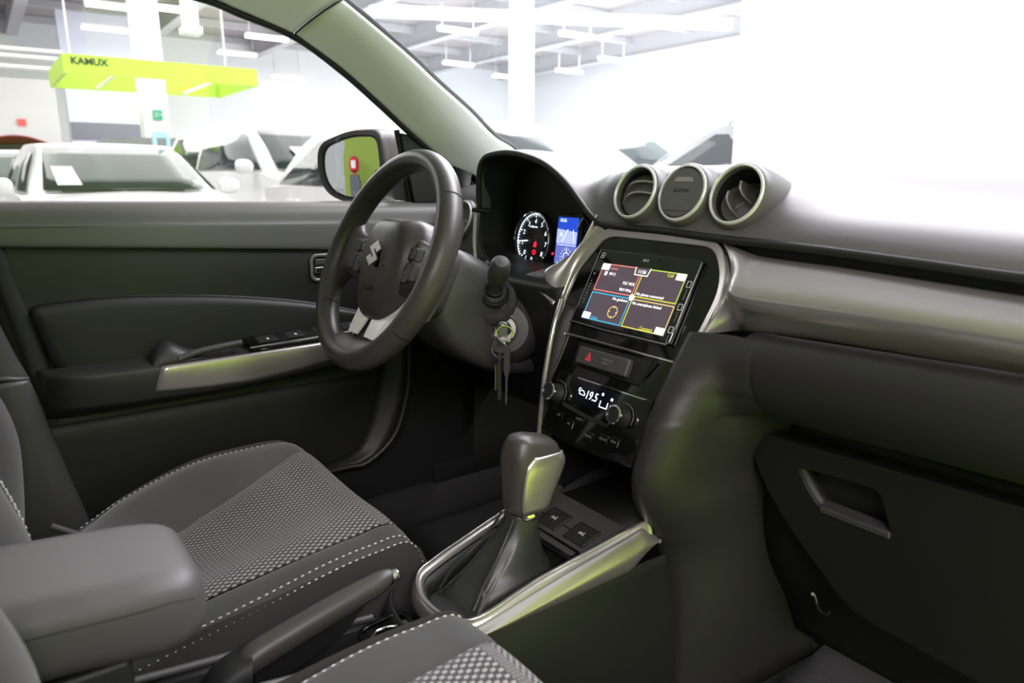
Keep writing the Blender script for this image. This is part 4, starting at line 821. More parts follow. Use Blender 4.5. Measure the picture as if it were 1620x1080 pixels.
# passenger side pillar and front corner (outside the picture on the right, closes the cabin)
pr_ = thing('passenger_pillar_trim', 'pale pillar trim on the passenger side of the windshield', 'pillar trim', (.69,.2,1.08))
loft('pillar_panel', [[V((-q.x-.01, q.y, q.z)) for q in pil(i)] for i in range(9)], cream, pr_, nu=30, nv=20, thick=.004, ang=80)
# cowl, firewall and floor
fl_ = thing('car_floor', 'dark carpeted footwells and floor of the car', 'car floor', (0,-.3,.32))
loft('carpet', [[(x,.62,1.04),(x,.66,.8),(x,.62,.60),(x,.48,.42),(x,.30,.355),(x,0,.345),(x,-.5,.345),(x,-1.2,.36)] for x in (-.70,-.3,-.12,.12,.3,.68)], carpet, fl_, nu=14, nv=24, thick=.01)
fm = loft('floor_mat', [[(x,.46+.0,.425),(x,.34,.385),(x,.2,.364),(x,-.1,.358),(x,-.3,.358)] for x in (.15,.22,.35,.50,.60)], carpet_grey, None, nu=10, nv=16, thick=.006)
tag(fm, 'grey carpet mat in the passenger footwell', 'floor mat')
loft('kick_panel', [[(-.69,y,1.0),(-.69,y,.8),(-.69,y,.5),(-.66,y,.34)] for y in (.05,.3,.66)], plastic_low, fl_, nu=4, thick=.006)
loft('door_sill', [[(-.72,y,.30),(-.705,y,.41),(-.68,y,.425),(-.655,y,.41),(-.645,y,.34)] for y in (-1.2,0,.66)], carpet, fl_, nu=4, nv=12, thick=.004)
loft('toe_board', [[(x,.5,.46),(x,.40,.395),(x,.30,.372)] for x in (.13,.3,.6)], carpet, fl_, nu=4, nv=8, thick=.006)
br = thing('footwell_bracket', 'small bare metal bracket low in the passenger footwell', 'bracket', (.20,.19,.50))
tube('bent_wire', [(.206,.145,.550),(.212,.143,.545),(.222,.135,.538),(.233,.135,.537),(.236,.135,.544)], .0022, dull_metal, br, 6, n=16)
lathe('bolt_head', [(.001,.002),(.0025,.002),(.0025,0)], (.206,.143,.551), (.5,-.8,.3), dull_metal, br, 10)
# unseen rear cabin, added to block light from behind the front seats
rs = thing('rear_bench', 'unseen charcoal rear bench seat behind the front seats', 'car seat', (0,-1.5,.36))
loft('bench_cushion', [[(x,-1.15,.42),(x,-1.13,.60),(x,-1.20,.66),(x,-1.5,.64),(x,-1.62,.60)] for x in (-.63,-.3,0,.3,.63)], fabric, rs, nu=10, nv=16, thick=.01)
loft('bench_back', [[(x,-1.52,.60),(x,-1.56,.75),(x,-1.66,1.0),(x,-1.74,1.18),(x,-1.82,1.17)] for x in (-.63,-.3,0,.3,.63)], fabric, rs, nu=10, nv=16, thick=.01)
for x in (-.35,.35): loft('head_restraint', [[(x+a*.11,-1.76+b,z) for a, b in ((-1,0),(-.8,.04),(0,.05),(.8,.04),(1,0),(.8,-.05),(-.8,-.05))] for z in (1.19,1.22,1.32,1.36)], fabric, rs, nu=8, nv=24, cv=True, cap=True)
for s_, nm in ((-1,'left'),(1,'right')):
    t = thing('rear_side_panel', 'unseen dark rear door card on the '+('driver' if s_ < 0 else 'passenger')+' side behind the front seats', 'car door', (s_*.70,-1.4,.36))
    loft('door_card', [[(s_*.74,y,1.05),(s_*.70,y,1.06),(s_*.685,y,1.0),(s_*.69,y,.8),(s_*.68,y,.6),(s_*.70,y,.36)] for y in (-.97,-1.3,-1.7,-2.0)], plastic, t, nu=8, nv=16, thick=.006)
    loft('rear_quarter', [[(s_*.70,-1.75,1.05),(s_*.64,-1.70,1.25),(s_*.59,-1.65,1.44)],[(s_*.69,-1.99,1.05),(s_*.63,-1.96,1.25),(s_*.58,-1.92,1.42)]], cream, t, nu=4, nv=6, thick=.006)
tg_ = thing('tailgate', 'unseen dark inside of the tailgate at the back of the car', 'tailgate', (0,-2.05,.36))
loft('tailgate_panel', [[(x,-2.06,.36),(x,-2.08,.8),(x,-2.04,1.10)] for x in (-.69,0,.69)], plastic, tg_, nu=4, nv=6, thick=.01)
# ================================================================ DRIVER DOOR
dr = thing('driver_door', 'black driver door card with padded insert, armrest and lime tinted silver trim', 'car door', (-.70,-.35,.36))
def belt(y): return 1.0636-.0209*(y+.2)
def crease(y): return .974-.064*(y+.2)
YS = [-.735,-.60,-.45,-.30,-.15,0,.08,.16]
def rise(y): return max(0, y-.02)*.35
loft('upper_panel', [[(-.752,y,belt(y)-.02),(-.748,y,belt(y)-.004),(-.735,y,belt(y)+.0015),(-.712,y,belt(y)+.001),(-.697,y,belt(y)-.005),(-.688,y,belt(y)-.016),(-.683,y,belt(y)-.035),(-.680,y,belt(y)*.5+crease(y)*.5),(-.679,y,crease(y)+.006),(-.684,y,crease(y)),(-.694,y,crease(y)-.001)] for y in YS], door_soft, dr, nu=30, nv=40, thick=.004, ang=60)
loft('mid_panel', [[(-.696,y,crease(y)+.004),(-.692,y,crease(y)-.010),(-.689,y,crease(y)-.04),(-.690,y,.90),(-.695,y,.82),(-.690,y,.74),(-.686,y,.70)] for y in YS], plastic, dr, nu=20, nv=20, thick=.004, ang=60)
loft('lower_panel', [[(-.688,y,.712),(-.680,y,.705),(-.674,y,.68),(-.672,y,.58),(-.678,y,.46),(-.69,y,.38)] for y in YS], plastic_low, dr, nu=14, nv=16, thick=.004, ang=60)
ins_o = rpoly([(-.676,.912,.02),(-.56,.917,.1),(-.383,.902,.1),(-.207,.870,.1),(-.07,.828,.06),(-.055,.77,.03),(-.60,.755,.02),(-.648,.79,.05)], .02, 5)
ic = (-.40,.84)
def shrink(o, d, c): return [(c[0]+(a-c[0])*(1-d*.6), c[1]+(b-c[1])*(1-d*2.2)) for a, b in o]
loft('padded_insert', [[(-.690,a,b) for a, b in ins_o], [(-.681,a,b) for a, b in shrink(ins_o,.010,ic)], [(-.677,a,b) for a, b in shrink(ins_o,.035,ic)], [(-.675,a,b) for a, b in shrink(ins_o,.12,ic)], [(-.674,a,b) for a, b in shrink(ins_o,.3,ic)]], plastic_low, dr, cv=True, cap=True, ang=50)
tube('insert_groove', [(-.688,a,b) for a, b in ins_o[:34]], .0030, plastic_dark, dr, 6)
def armtop(y): return .803+.02*max(0, y+.25)
AX = [(-.675,.020),(-.64,.050),(-.58,.066),(-.50,.074),(-.38,.080),(-.25,.080),(-.12,.072),(-.03,.05),(.03,.02)]
def armx(y):
    for (y0, d0), (y1, d1) in zip(AX, AX[1:]):
        if y <= y1: return d0+(d1-d0)*max(0, (y-y0)/(y1-y0))
    return AX[-1][1]
def armz0(y): return .745 if y < -.40 else .745+(y+.40)*.06
arm = loft('armrest', [[(-.692,y,armtop(y)+.004),(-.69+d*.5,y,armtop(y)+.003),(-.69+d*.9,y,armtop(y)-.002),(-.69+d,y,armtop(y)-.012),(-.69+d*1.0,y,armz0(y)+.01),(-.69+d*.92,y,armz0(y)-.004),(-.69+d*.5,y,armz0(y)-.018),(-.692,y,armz0(y)-.03)] for y, d in AX], plastic, dr, nu=30, nv=30, cap=False, thick=.003, ang=60)
# silver blade set into the armrest front
loft('silver_blade', [[(-.69+armx(y)-.004,y+sl,zt),(-.69+armx(y)+.0030,y+sl*.9,zt-.003),(-.69+armx(y)+.0035,y+sl*.4,(zt+zb)/2),(-.69+armx(y)+.001,y,zb)] for y, zt, zb, sl in ((-.516,.800,.757,.014),(-.47,.801,.754,.006),(-.42,.802,.752,0),(-.36,.803,.752,0),(-.30,.804,.756,0),(-.24,.805,.763,0),(-.15,.806,.775,0),(-.06,.807,.788,0))], silver, dr, nu=24, nv=12, thick=.002, ang=60)
pull = loft('pull_cup', [[(-.672,y,.800),(-.668,y,.800+h),(-.650,y,.803+h),(-.632,y,.800+h*.8),(-.622,y,.799)] for y, h in ((-.515,.004),(-.505,.020),(-.49,.030),(-.475,.028),(-.455,.016),(-.43,.010),(-.38,.006))], plastic, dr, nu=18, nv=14, thick=.003, ang=60)
tube('grab_bar', [(-.628,-.472,.806),(-.626,-.44,.815),(-.626,-.40,.819),(-.628,-.365,.821)], .006, plastic_soft, dr, 8, n=14)
sw_ = loft('switch_plate', [[(-.676,y,.820+.04*(y+.35)),(-.655,y,.818+.04*(y+.35)),(-.628,y,.812+.04*(y+.35)),(-.618,y,.803)] for y in (-.350,-.25,-.15,-.06)], gloss, dr, nu=10, nv=8, thick=.003)
for y in (-.315,-.262,-.205,-.150):
    s_ = prism('window_switch', [(-.664,y-.018,.8165+.04*(y+.35)),(-.632,y-.018,.8125+.04*(y+.35)),(-.632,y+.018,.8135+.04*(y+.35)),(-.664,y+.018,.8175+.04*(y+.35))], (.0005,0,.0025), plastic, dr, .001)
    prism('switch_mark', [(-.644,y-.001,.8180+.04*(y+.35)),(-.638,y-.001,.8172+.04*(y+.35)),(-.638,y+.003,.8172+.04*(y+.35)),(-.644,y+.003,.8180+.04*(y+.35))], (0,0,.0006), white_print, s_)
tube('plate_edge', [(-.620,-.353,.811),(-.6175,-.25,.814),(-.6175,-.12,.819)], .0012, silver, dr, 6, n=10)
# inside door handle
HF = Frame((-.690,-.165,.938), (0,1,0), (0,0,1))
ringprism('handle_bezel', HF.pts(rrect(.088,.054,.014,5), .009), HF.pts(rrect(.076,.043,.010,5), .009), HF.z*-.012, silver, dr, .0015)
prism('handle_cup', HF.pts(rrect(.078,.045,.010,5), .002), HF.z*-.002, plastic_dark, dr)
fbox('handle_lever', HF, -.036, .034, -.010, .002, .002, .012, chrome, dr, .002)
fbox('lock_tab', HF, -.034, -.012, .006, .017, .002, .009, plastic_soft, dr, .002)
# pocket edge and shut line
tube('pocket_edge', [(-.645,-.016,.78),(-.640,-.021,.751),(-.635,-.031,.67),(-.635,-.064,.579),(-.640,-.125,.53),(-.65,-.174,.525),(-.66,-.30,.52)], .0055, plastic, dr, 8, n=40)
loft('speaker_panel', [[(-.672,-.06,.79),(-.648,-.02,.78)],[(-.672,-.08,.70),(-.64,-.034,.67)],[(-.672,-.11,.60),(-.64,-.068,.578)],[(-.672,-.16,.54),(-.645,-.128,.53)],[(-.672,-.30,.535),(-.662,-.30,.52)]], plastic_low, dr, nu=14, nv=4, thick=.003)
sg = loft('window_pane', [[(-.742,y,belt(y)-.01),(-.735,y,1.15),(-.715,y,1.26),(-.68,y,1.37),(-.655,y,1.43)] for y in (-.80,-.5,-.25,-.0)], side_glass, dr, nu=8, nv=12, ang=80)
# sail panel in the window corner with the mirror foot
prism('sail_panel', [(-.700,.008,1.200),(-.702,.036,1.058),(-.702,.155,1.058),(-.700,.17,1.09),(-.700,.10,1.142),(-.698,.03,1.196)], (-.016,0,0), plastic, dr, .002)
loft('corner_cover', [[(-.698,.10,1.05),(-.697,.12,1.138),(-.69,.20,1.09)],[(-.66,.14,1.05),(-.668,.16,1.12),(-.66,.25,1.075)]], rubber, dr, nu=3, thick=.003)
tube('window_channel', [(-.712,.004,1.206),(-.715,.020,1.13),(-.716,.032,1.058)], .006, rubber, dr, 8)
# B pillar trim and seal at the rear edge of the door
bp_ = thing('rear_pillar_trim', 'dark lower door pillar trim behind the driver seat', 'pillar trim', (-.68,-.75,.36))
loft('pillar_panel', [[(-.668,y0,z),(-.660,y0-.012,z),(-.655,y0-.04,z),(-.66,y0-.12,z),(-.67,y0-.22,z)] for z, y0 in ((.40,-.60),(.50,-.626),(.59,-.646),(.68,-.665),(.76,-.680),(.80,-.690))], plastic_soft, bp_, nu=20, nv=14, thick=.004, ang=70)
loft('upper_panel', [[(-.674,y0,z),(-.667,y0-.014,z),(-.664,y0-.04,z),(-.668,y0-.12,z),(-.675,y0-.22,z)] for z, y0 in ((.795,-.687),(.85,-.705),(.95,-.730),(1.06,-.752))], plastic_soft, bp_, nu=14, nv=14, thick=.004, ang=70)
loft('window_post', [[(x-.006,y0,z),(x,y0-.014,z),(x+.003,y0-.04,z),(x,y0-.10,z),(x-.008,y0-.16,z)] for z, y0, x in ((1.055,-.752,-.667),(1.15,-.765,-.657),(1.28,-.782,-.635),(1.42,-.80,-.605))], cream, bp_, nu=14, nv=14, thick=.004, ang=70)
tube('panel_ridge', [(-.668,-.690,.798),(-.660,-.703,.801),(-.655,-.73,.806),(-.66,-.81,.80)], .0055, plastic_soft, bp_, 8, n=12)
loft('door_seal', [[(-.692,y0+.036,z),(-.684,y0+.026,z),(-.682,y0+.004,z),(-.70,y0-.004,z)] for z, y0 in ((.36,-.575),(.46,-.585),(.548,-.625),(.677,-.672),(.833,-.692),(.958,-.716),(1.05,-.735))], rubber, bp_, nu=30, nv=8, thick=.004)
# outer skin of the driver side so the door is not paper thin
loft('outer_skin', [[(-.755,y,belt(y)-.01),(-.80,y,.98),(-.83,y,.85),(-.835,y,.6),(-.80,y,.38)] for y in (-.75,-.4,0,.3)], mat('car_paint_brown', (.13,.06,.025), .3, coat=.6), dr, nu=10, nv=12, thick=.004)
# ================================================================ WING MIRROR
mr = thing('wing_mirror', 'dark wing mirror outside the driver window reflecting the lime wall behind', 'mirror', (-.80,.02,1.03))
mn = V((.477,-.879,.02)).normalized(); MF = Frame((-.850,-.035,1.130), (mn.cross(V((0,0,-1)))), (0,0,1))
mo = rpoly([(-.092,.055,.045),(.0,.082,.03),(.085,.082,.03),(.092,.0,.02),(.085,-.072,.03),(-.02,-.078,.03),(-.075,-.055,.04),(-.096,-.01,.03)], .03, 6)
def msc(s, c, dx=0): return [MF(a*s+dx, b*s, c) for a, b in mo]
body = loft('housing', [msc(.83,-.006), msc(.86,.004), msc(.93,.010), msc(.99,.004), msc(1.02,-.015), msc(1.0,-.045,.01), msc(.88,-.075,.025), msc(.6,-.095,.04), msc(.2,-.102,.05)], plastic_soft, mr, nu=24, cv=True, cap=False, ang=70)
mirror_m = mat('mirror_silver', (.95,.95,.95), .0, metal=1)
def mdome(s):
    return [MF(a*s, b*s, .004-((a*s)**2+(b*s)**2)/(2*1.1)) for a, b in mo]
loft('mirror_glass', [mdome(k/10*.83+.001) for k in range(11)], mirror_m, mr, cv=True, cap=True, ang=89)
tube('glass_gasket', msc(.838,.001), .0030, plastic_dark, mr, 6, closed=True)
loft('mirror_arm', [[(-.715,y,z) for y, z in ((.00,1.065),(.00,1.10),(.06,1.10),(.07,1.065))], [(-.775,y,z) for y, z in ((.0,1.068),(.0,1.12),(.075,1.12),(.085,1.068))], [(-.81,y,z) for y, z in ((.0,1.07),(.0,1.16),(.085,1.16),(.095,1.07))]], plastic, mr, nu=10, nv=20, cv=True, cap=True, ang=60)
# ================================================================ SHOWROOM HALL
hall_white = mat('hall_white_paint', (.82,.83,.85), .7, mottle=.03, mscale=.6)
hall_grey = mat('hall_grey_wall', (.46,.45,.46), .75, mottle=.05, mscale=.8)
hall_lilac = mat('hall_lilac_wall', (.62,.63,.75), .75)
hall_band = mat('dark_grey_band', (.16,.15,.20), .7)
ceil_m = mat('ceiling_grey_brown', (.40,.36,.36), .8, mottle=.08, mscale=.5)
beam_m = mat('beam_light_grey', (.55,.54,.56), .6)
floor_m = mat('pale_resin_floor', (.66,.66,.67), .25, mottle=.04, mscale=.7)
lime = mat('lime_paint', (.37,.58,.05), .5)
lime_wall = mat('lime_wall_paint', (.30,.42,.06), .6)
lime_bounce = mat('lime_bounce_floor', (.46,.66,.06), .5)
booth_white = mat('booth_white_wall', (.88,.88,.88), .7)
tube_light = glow('fluorescent_tube', (1,1,1), 6.0)
def struct(o): o['kind'] = 'structure'; return o
struct(box('floor', (-34,-14,-.05), (14,34,0), floor_m))
struct(box('floor', (1.0,-9,.0), (3.6,1.2,.012), lime_bounce))  # unseen lime strip, added to reflect green into the cabin
struct(box('wall_front', (-3.30,4.5,0), (7,4.62,3.4), booth_white))
struct(box('wall_right', (3.6,-9,0), (3.7,1.2,3.4), lime_wall))
struct(box('wall_back', (-2.75,-9.1,0), (3.7,-9.0,3.4), lime_wall))
struct(box('wall_left', (-22.2,-8,0), (-22,1.33,3.5), hall_grey))
struct(box('wall_far', (-30.2,-6,0), (-30,30,6.4), hall_white))
struct(box('wall_far', (-30,22,0), (2,22.2,6.4), hall_white))
struct(box('ceiling', (-34,-14,6.4), (-3.5,34,6.5), ceil_m))
# panelled wall piece with dark band behind the column
pw = struct(box('wall_middle', (-24.2,1.75,0), (-24,3.63,5.6), hall_lilac))
box('colour_band', (-24.0,1.78,2.13), (-23.96,3.63,2.62), hall_band, pw)
# columns
def column(name, x, y, w, lab, z=6.4):
    t = thing(name, lab, 'column', (x,y,0))
    box('shaft', (x-w/2,y-w/2,0), (x+w/2,y+w/2,z), hall_white, t, .01)
    box('foot_plate', (x-w*.7,y-w*.7,0), (x+w*.7,y+w*.7,.06), beam_m, t)
    box('head_plate', (x-w*.65,y-w*.65,z-.12), (x+w*.65,y+w*.65,z-.02), beam_m, t)
column('column', -17.2, 2.68, .5, 'thick white square column rising through the lime sign frame')
column('column', -16.4, 12.1, .5, 'slim white column seen through the windshield')
# roof beams and purlins
for k, y in enumerate((-3,1.0,5,9,13,17,21)):
    t = thing('roof_beam', ['leftmost','second','third','fourth','fifth','sixth','farthest'][k]+' light grey roof beam crossing the hall ceiling', 'beam', (-18,y,5.7), 'hall roof beams')
    box('beam_web', (-33,y-.08,5.75), (-3.6,y+.08,6.4), beam_m, t); box('beam_flange', (-33,y-.16,5.70), (-3.6,y+.16,5.76), beam_m, t)
for k, x in enumerate((-30,-27,-24,-21,-18,-15,-12,-9,-6)):
    o = box('purlin', (x-.07,-13,6.15), (x+.07,33,6.38), beam_m); tag(o, ['farthest','second farthest','third farthest','fourth farthest','fifth','sixth','seventh','second nearest','nearest'][k]+' light grey purlin running under the hall ceiling', 'beam', 'hall purlins')
o = loft('cross_girder', [[(x-.1,y-.05,5.15),(x-.1,y-.05,5.45),(x+.1,y+.05,5.45),(x+.1,y+.05,5.15)] for x, y in ((-17.8,8.3),(-13.4,17.2))], beam_m, None, cv=True, cap=True); tag(o, 'pale horizontal girder at the head of the slim column', 'beam')
for k, z in enumerate((3.66,3.90,4.06)):
    o = tube('service_pipe', [(-21,-8,z),(-21,1.5,z)], .05, beam_m, None, 8); tag(o, ['lowest','middle','highest'][k]+' grey service pipe above the grey side wall', 'pipe', 'service pipes')
# fluorescent lamps
lampm = mat('lamp_housing', (.8,.8,.8), .5)
LP = [(-19.6,2.55,'leftmost lamp at the top edge, left of the thick column'),(-19.1,3.55,'lamp just right of the thick column at the top edge'),(-22.7,2.8,'lamp left of the thick column, second row down'),(-26.2,3.0,'lamp left of the thick column, just above the lime sign'),(-21.4,6.7,'lamp in front of the pillar trim, above the sign end'),(-24.7,6.8,'lamp right of the thick column, just above the lime sign'),(-29.2,10.0,'farthest low lamp beside the right end of the lime sign'),(-17.3,10.6,'lamp left of the slim column, highest in the windshield'),(-15.9,13.7,'lamp right of the slim column, highest in the windshield'),(-22.4,13.8,'lamp left of the slim column, second row in the windshield'),(-24.1,17.1,'small far lamp left of the slim column, lowest in the windshield'),(-21.5,18.2,'lamp right of the slim column, second row in the windshield'),(-18.5,17.6,'lamp right of the slim column near the girder')]
for k, (x, y, lab) in enumerate(LP):
    z = 5.0
    t = thing('ceiling_lamp', 'long white fluorescent '+lab, 'lamp', (x,y,z), 'fluorescent ceiling lamps')
    box('lamp_housing', (x-.09,y-.62,z), (x+.09,y+.62,z+.07), lampm, t); box('lamp_tube', (x-.075,y-.60,z-.05), (x+.075,y+.60,z-.002), tube_light, t)
    for s in (-.5,.5): tube('hanger', [(x,y+s,z+.07),(x,y+s,6.3)], .012, beam_m, t, 5)
# duct hanging near the lamps
dt = thing('ceiling_duct', 'short grey ventilation duct dropping from the hall ceiling', 'duct', (-15.5,3.2,3.86))
box('duct_body', (-15.65,3.07,4.0), (-15.35,3.33,6.2), mat('duct_steel', (.5,.56,.62), .4, metal=.4), dt, .01); box('duct_outlet', (-15.7,3.02,3.86), (-15.3,3.38,4.0), beam_m, dt, .01)
# lime sign frame round the column
sg_ = thing('sign_frame', 'lime green hanging sign frame with black lettering round the thick column', 'sign', (-17,2.7,2.9))
SX0, SX1, SY0, SY1, SZ0, SZ1 = -18.4, -15.5, .92, 4.45, 2.97, 3.31
box('front_panel', (SX1-.06,SY0,SZ0), (SX1,SY1,SZ1), lime, sg_); box('back_panel', (SX0,SY0,SZ0), (SX0+.06,SY1,SZ1), lime, sg_)
box('side_panel', (SX0+.06,SY0,SZ0), (SX1-.06,SY0+.06,SZ1), lime, sg_); box('side_panel', (SX0+.06,SY1-.06,SZ0), (SX1-.06,SY1,SZ1), lime, sg_)
for y in (1.8,3.6): tube('cross_tie', [(SX0+.06,y,SZ0+.05),(SX1-.06,y,SZ0+.05)], .03, hall_white, sg_, 6)
for y in (1.2,4.2): tube('hanger', [(-16.9,y,SZ1),(-16.9,y,6.3)], .02, beam_m, sg_, 5)
tube('hanger_bar', [(-16.9,SY0,SZ1),(-16.9,SY1,SZ1)], .02, beam_m, sg_, 5)
SF = Frame((SX1,0,0), (0,1,0), (0,0,1))
text('sign_lettering', 'KAMUX', .17, SF, 1.35, 3.19, mat('sign_black', (.01,.01,.01), .5), sg_, c=.004, ext=.004, sx=1.02, bold=.006)
# small signs
o = box('fire_sign', (-21.99,.42,2.36), (-21.96,.60,2.52), mat('sign_red', (.7,.05,.08), .5)); tag(o, 'small red square sign on the grey side wall', 'sign')
ex = thing('exit_sign', 'small green exit sign fixed to the thick column', 'sign', (-16.93,2.68,2.2)); box('sign_plate', (-16.95,2.62,2.30), (-16.91,2.80,2.50), mat('sign_green', (.02,.35,.22), .5), ex); text('running_mark', 'Z>', .12, Frame((-16.91,0,0),(0,1,0),(0,0,1)), 2.71, 2.40, white_print, ex, c=.002, ext=.002)
o = prism('blue_booth_arch', [(-14.0,2.02+a,z) for a, z in ((0,0),(0,1.83),(.04,1.90),(.24,1.90),(.28,1.83),(.28,0),(.22,0),(.22,1.79),(.06,1.79),(.06,0))], (-.12,0,0), mat('pale_blue_plastic', (.30,.50,.60), .5)); tag(o, 'pale blue arch stand behind the white cars', 'stand')

# ---- things the wing mirror shows behind the car
gum = thing('red_dispenser', 'red round dispenser with a white panel on a dark pedestal, seen in the wing mirror', 'dispenser', (-2.0,-8.1,0))
redm = mat('dispenser_red', (.7,.03,.08), .4)
box('pedestal', (-2.24,-8.34,0), (-1.76,-7.9,.95), mat('pedestal_grey', (.10,.11,.13), .6), gum, .01)
lathe('drum', [(.10,0),(.24,.10),(.27,.30),(.24,.50),(.10,.62),(.001,.62)], (-2.0,-8.1,1.05), (0,0,1), redm, gum, 28)
box('white_panel', (-2.12,-7.86,1.22), (-1.88,-7.80,1.50), hall_white, gum, .01)
lathe('neck', [(.06,0),(.06,.12)], (-2.0,-8.1,.94), (0,0,1), redm, gum, 16)

# ================================================================ CARS
tyre = mat('tyre_rubber', (.02,.02,.02), .7); rimm = mat('wheel_alloy', (.6,.6,.6), .3, metal=.8)
lens = mat('headlamp_lens', (.7,.72,.75), .1, coat=1); car_glass = mat('car_window_dark', (.03,.045,.045), .08, spec=.35)
seat_pale = mat('pale_car_interior', (.35,.40,.40), .7)
def car(name, label, paint, loc, rot, L=4.3, Wd=1.8, H=1.5, suv=False, rails=False, hood_open=False, paper=False, glassm=None, group=None):
    """car with its nose towards local +Y"""
    g = glassm or car_glass
    root = bpy.data.objects.new(name, None); COL.objects.link(root); tag(root, label, 'car', group)
    def P(nm, o): return o
    hw = Wd/2; zb = H*.665; zh = H*.64; nose = L/2; tail = -L/2
    cowl = nose-L*.255; wtop = cowl-L*.17; rtop = tail+L*(.10 if suv else .17); rbase = tail+L*.03
    # lower body by stations: (y, half width, sill z, top edge z, crown z)
    st = [(tail,hw*.80,.42,zb*.86,zb*.88),(tail+.06,hw*.92,.30,zb*.97,zb*.98),(tail+.5,hw,.26,zb*1.02,zb*1.03),(-L*.12,hw,.24,zb,zb+.01),(cowl-.1,hw,.24,zb*.985,zb*1.0),(cowl+.12,hw*.99,.25,zh*.99,zh*1.05),(nose-.55,hw*.97,.26,zh*.93,zh*1.01),(nose-.22,hw*.90,.26,zh*.85,zh*.92),(nose-.05,hw*.76,.30,zh*.72,zh*.76),(nose,hw*.62,.36,zh*.60,zh*.62)]
    def bsec(y, w, s, t, c): return [V((-w*.9,y,s)),V((-w,y,s+.12)),V((-w*1.01,y,(s+t)*.52)),V((-w*.985,y,t-.06)),V((-w*.93,y,t)),V((-w*.5,y,t*.3+c*.7)),V((0,y,c)),V((w*.5,y,t*.3+c*.7)),V((w*.93,y,t)),V((w*.985,y,t-.06)),V((w*1.01,y,(s+t)*.52)),V((w,y,s+.12)),V((w*.9,y,s))]
    b = loft('body', [bsec(*q) for q in st], paint, root, nu=40, nv=40, cv=True, cap=True, ang=60)
    # greenhouse shell
    tw = hw*.70; bw = hw*.93
    gh = [(rbase,bw*.90,zb*.98,bw*.86,zb*1.0),(rbase+(rtop-rbase)*.5,bw*.96,zb*.98,tw*1.06,zb+(H-zb)*.62),(rtop,bw*.98,zb*.98,tw,H*.975),(rtop+.5,bw,zb*.98,tw*1.02,H*.997),((rtop+wtop)/2,bw,zb*.98,tw*1.03,H),(wtop-.2,bw,zb*.98,tw*1.02,H*.99),(wtop,bw*.99,zb*.98,tw,H*.968),(wtop+(cowl-wtop)*.5,bw*.985,zb*.98,tw*1.10,zb+(H-zb)*.54),(cowl,bw*.98,zb*.97,bw*.90,zb*1.0)]
    def gsec(y, w0, z0, w1, z1): return [V((-w0,y,z0)),V((-w0*.5-w1*.5-.012,y,(z0+z1)/2)),V((-w1,y,z1-.035)),V((-w1*.9,y,z1-.006)),V((-w1*.45,y,z1+.006)),V((0,y,z1+.010)),V((w1*.45,y,z1+.006)),V((w1*.9,y,z1-.006)),V((w1,y,z1-.035)),V((w0*.5+w1*.5+.012,y,(z0+z1)/2)),V((w0,y,z0))]
    loft('cabin', [gsec(*q) for q in gh], paint, root, nu=36, nv=30, ang=50)
    zt = H*.968
    def wsp(u, v): # u -1..1, v 0..1 on the windshield
        y = cowl+(wtop-cowl)*v; z = zb*1.0+(zt-zb*1.0)*(v+.10*v*(1-v)); w = bw*.90+(tw-bw*.90)*v
        return V((u*w, y+.06*(1-u*u)+.020, z+.016))
    loft('windshield', [[wsp(u, v) for u in (-.93,-.6,-.3,0,.3,.6,.93)] for v in (.03,.25,.5,.75,.93)], g, root, thick=.004)
    def rwp(u, v):
        y = rbase+(rtop-rbase)*v; z = zb+(zt-zb)*(v+.2*v*(1-v)); w = bw*.86+(tw-bw*.86)*v
        return V((u*w, y-.03, z+.012))
    loft('rear_window', [[rwp(u, v) for u in (-.85,-.4,0,.4,.85)] for v in (.12,.5,.86)], g, root, thick=.004)
    yb = (rtop+wtop)/2-.05
    for s in (-1, 1):
        def sp(y, v):
            w0 = bw; w1 = tw*1.02
            return V((s*((w0+(w1-w0)*v)+.018*math.sin(PI*v)+.010), y, zb*1.0+(H*.955-zb)*v))
        f0, f1 = yb+.03, cowl-.10
        loft('side_window', [[sp(f0+.02*v, v), sp(f0+(f1-(cowl-wtop)*v*.98-f0)*.5, v), sp(max(f0+.08, f1-(cowl-wtop)*v*.98), v)] for v in (.04,.3,.6,.90)], g, root, thick=.004)
        r0 = rbase+.25
        loft('side_window', [[sp(max(r0, r0+(rtop-r0+.16)*v), v), sp((r0+yb)/2+.1*v, v), sp(yb-.05, v)] for v in (.05,.4,.88)], g, root, thick=.004)
        # mirrors, lamps, handles
        mm = [[V((s*(hw*.985+a), cowl-.20+c, zb+.05+bq)) for a, c, bq in ((d,-.045*k,-.065*k),(d,.05*k,-.055*k),(d,.055*k,.04*k),(d,-.045*k,.075*k))] for d, k in ((.015,.5),(.05,1),(.13,1.05),(.19,.85),(.215,.4))]
        loft('wing_mirror', mm, paint, root, nu=12, nv=16, cv=True, cap=True, ang=60)
        hl = loft('headlamp', [[V((s*(hw*q), y_, z_)) for q, y_, z_ in ((.50,nose-.10,zh*.74),(.50,nose-.12,zh*.84))], [V((s*(hw*q), y_, z_)) for q, y_, z_ in ((.70,nose-.14,zh*.75),(.70,nose-.17,zh*.87))], [V((s*(hw*q), y_, z_)) for q, y_, z_ in ((.90,nose-.26,zh*.78),(.90,nose-.30,zh*.90))], [V((s*(hw*q), y_, z_)) for q, y_, z_ in ((.985,nose-.50,zh*.84),(.975,nose-.52,zh*.91))]], lens, root, nu=10, nv=6, thick=-.03, ang=60)
        for q in (.66,.80): lathe('lamp_ring', [(.045,0),(.05,.012),(.04,.014)], (s*hw*q, nose-.15-.25*(q-.6), zh*.81), (0,1,.1), dull_metal, hl, 16)
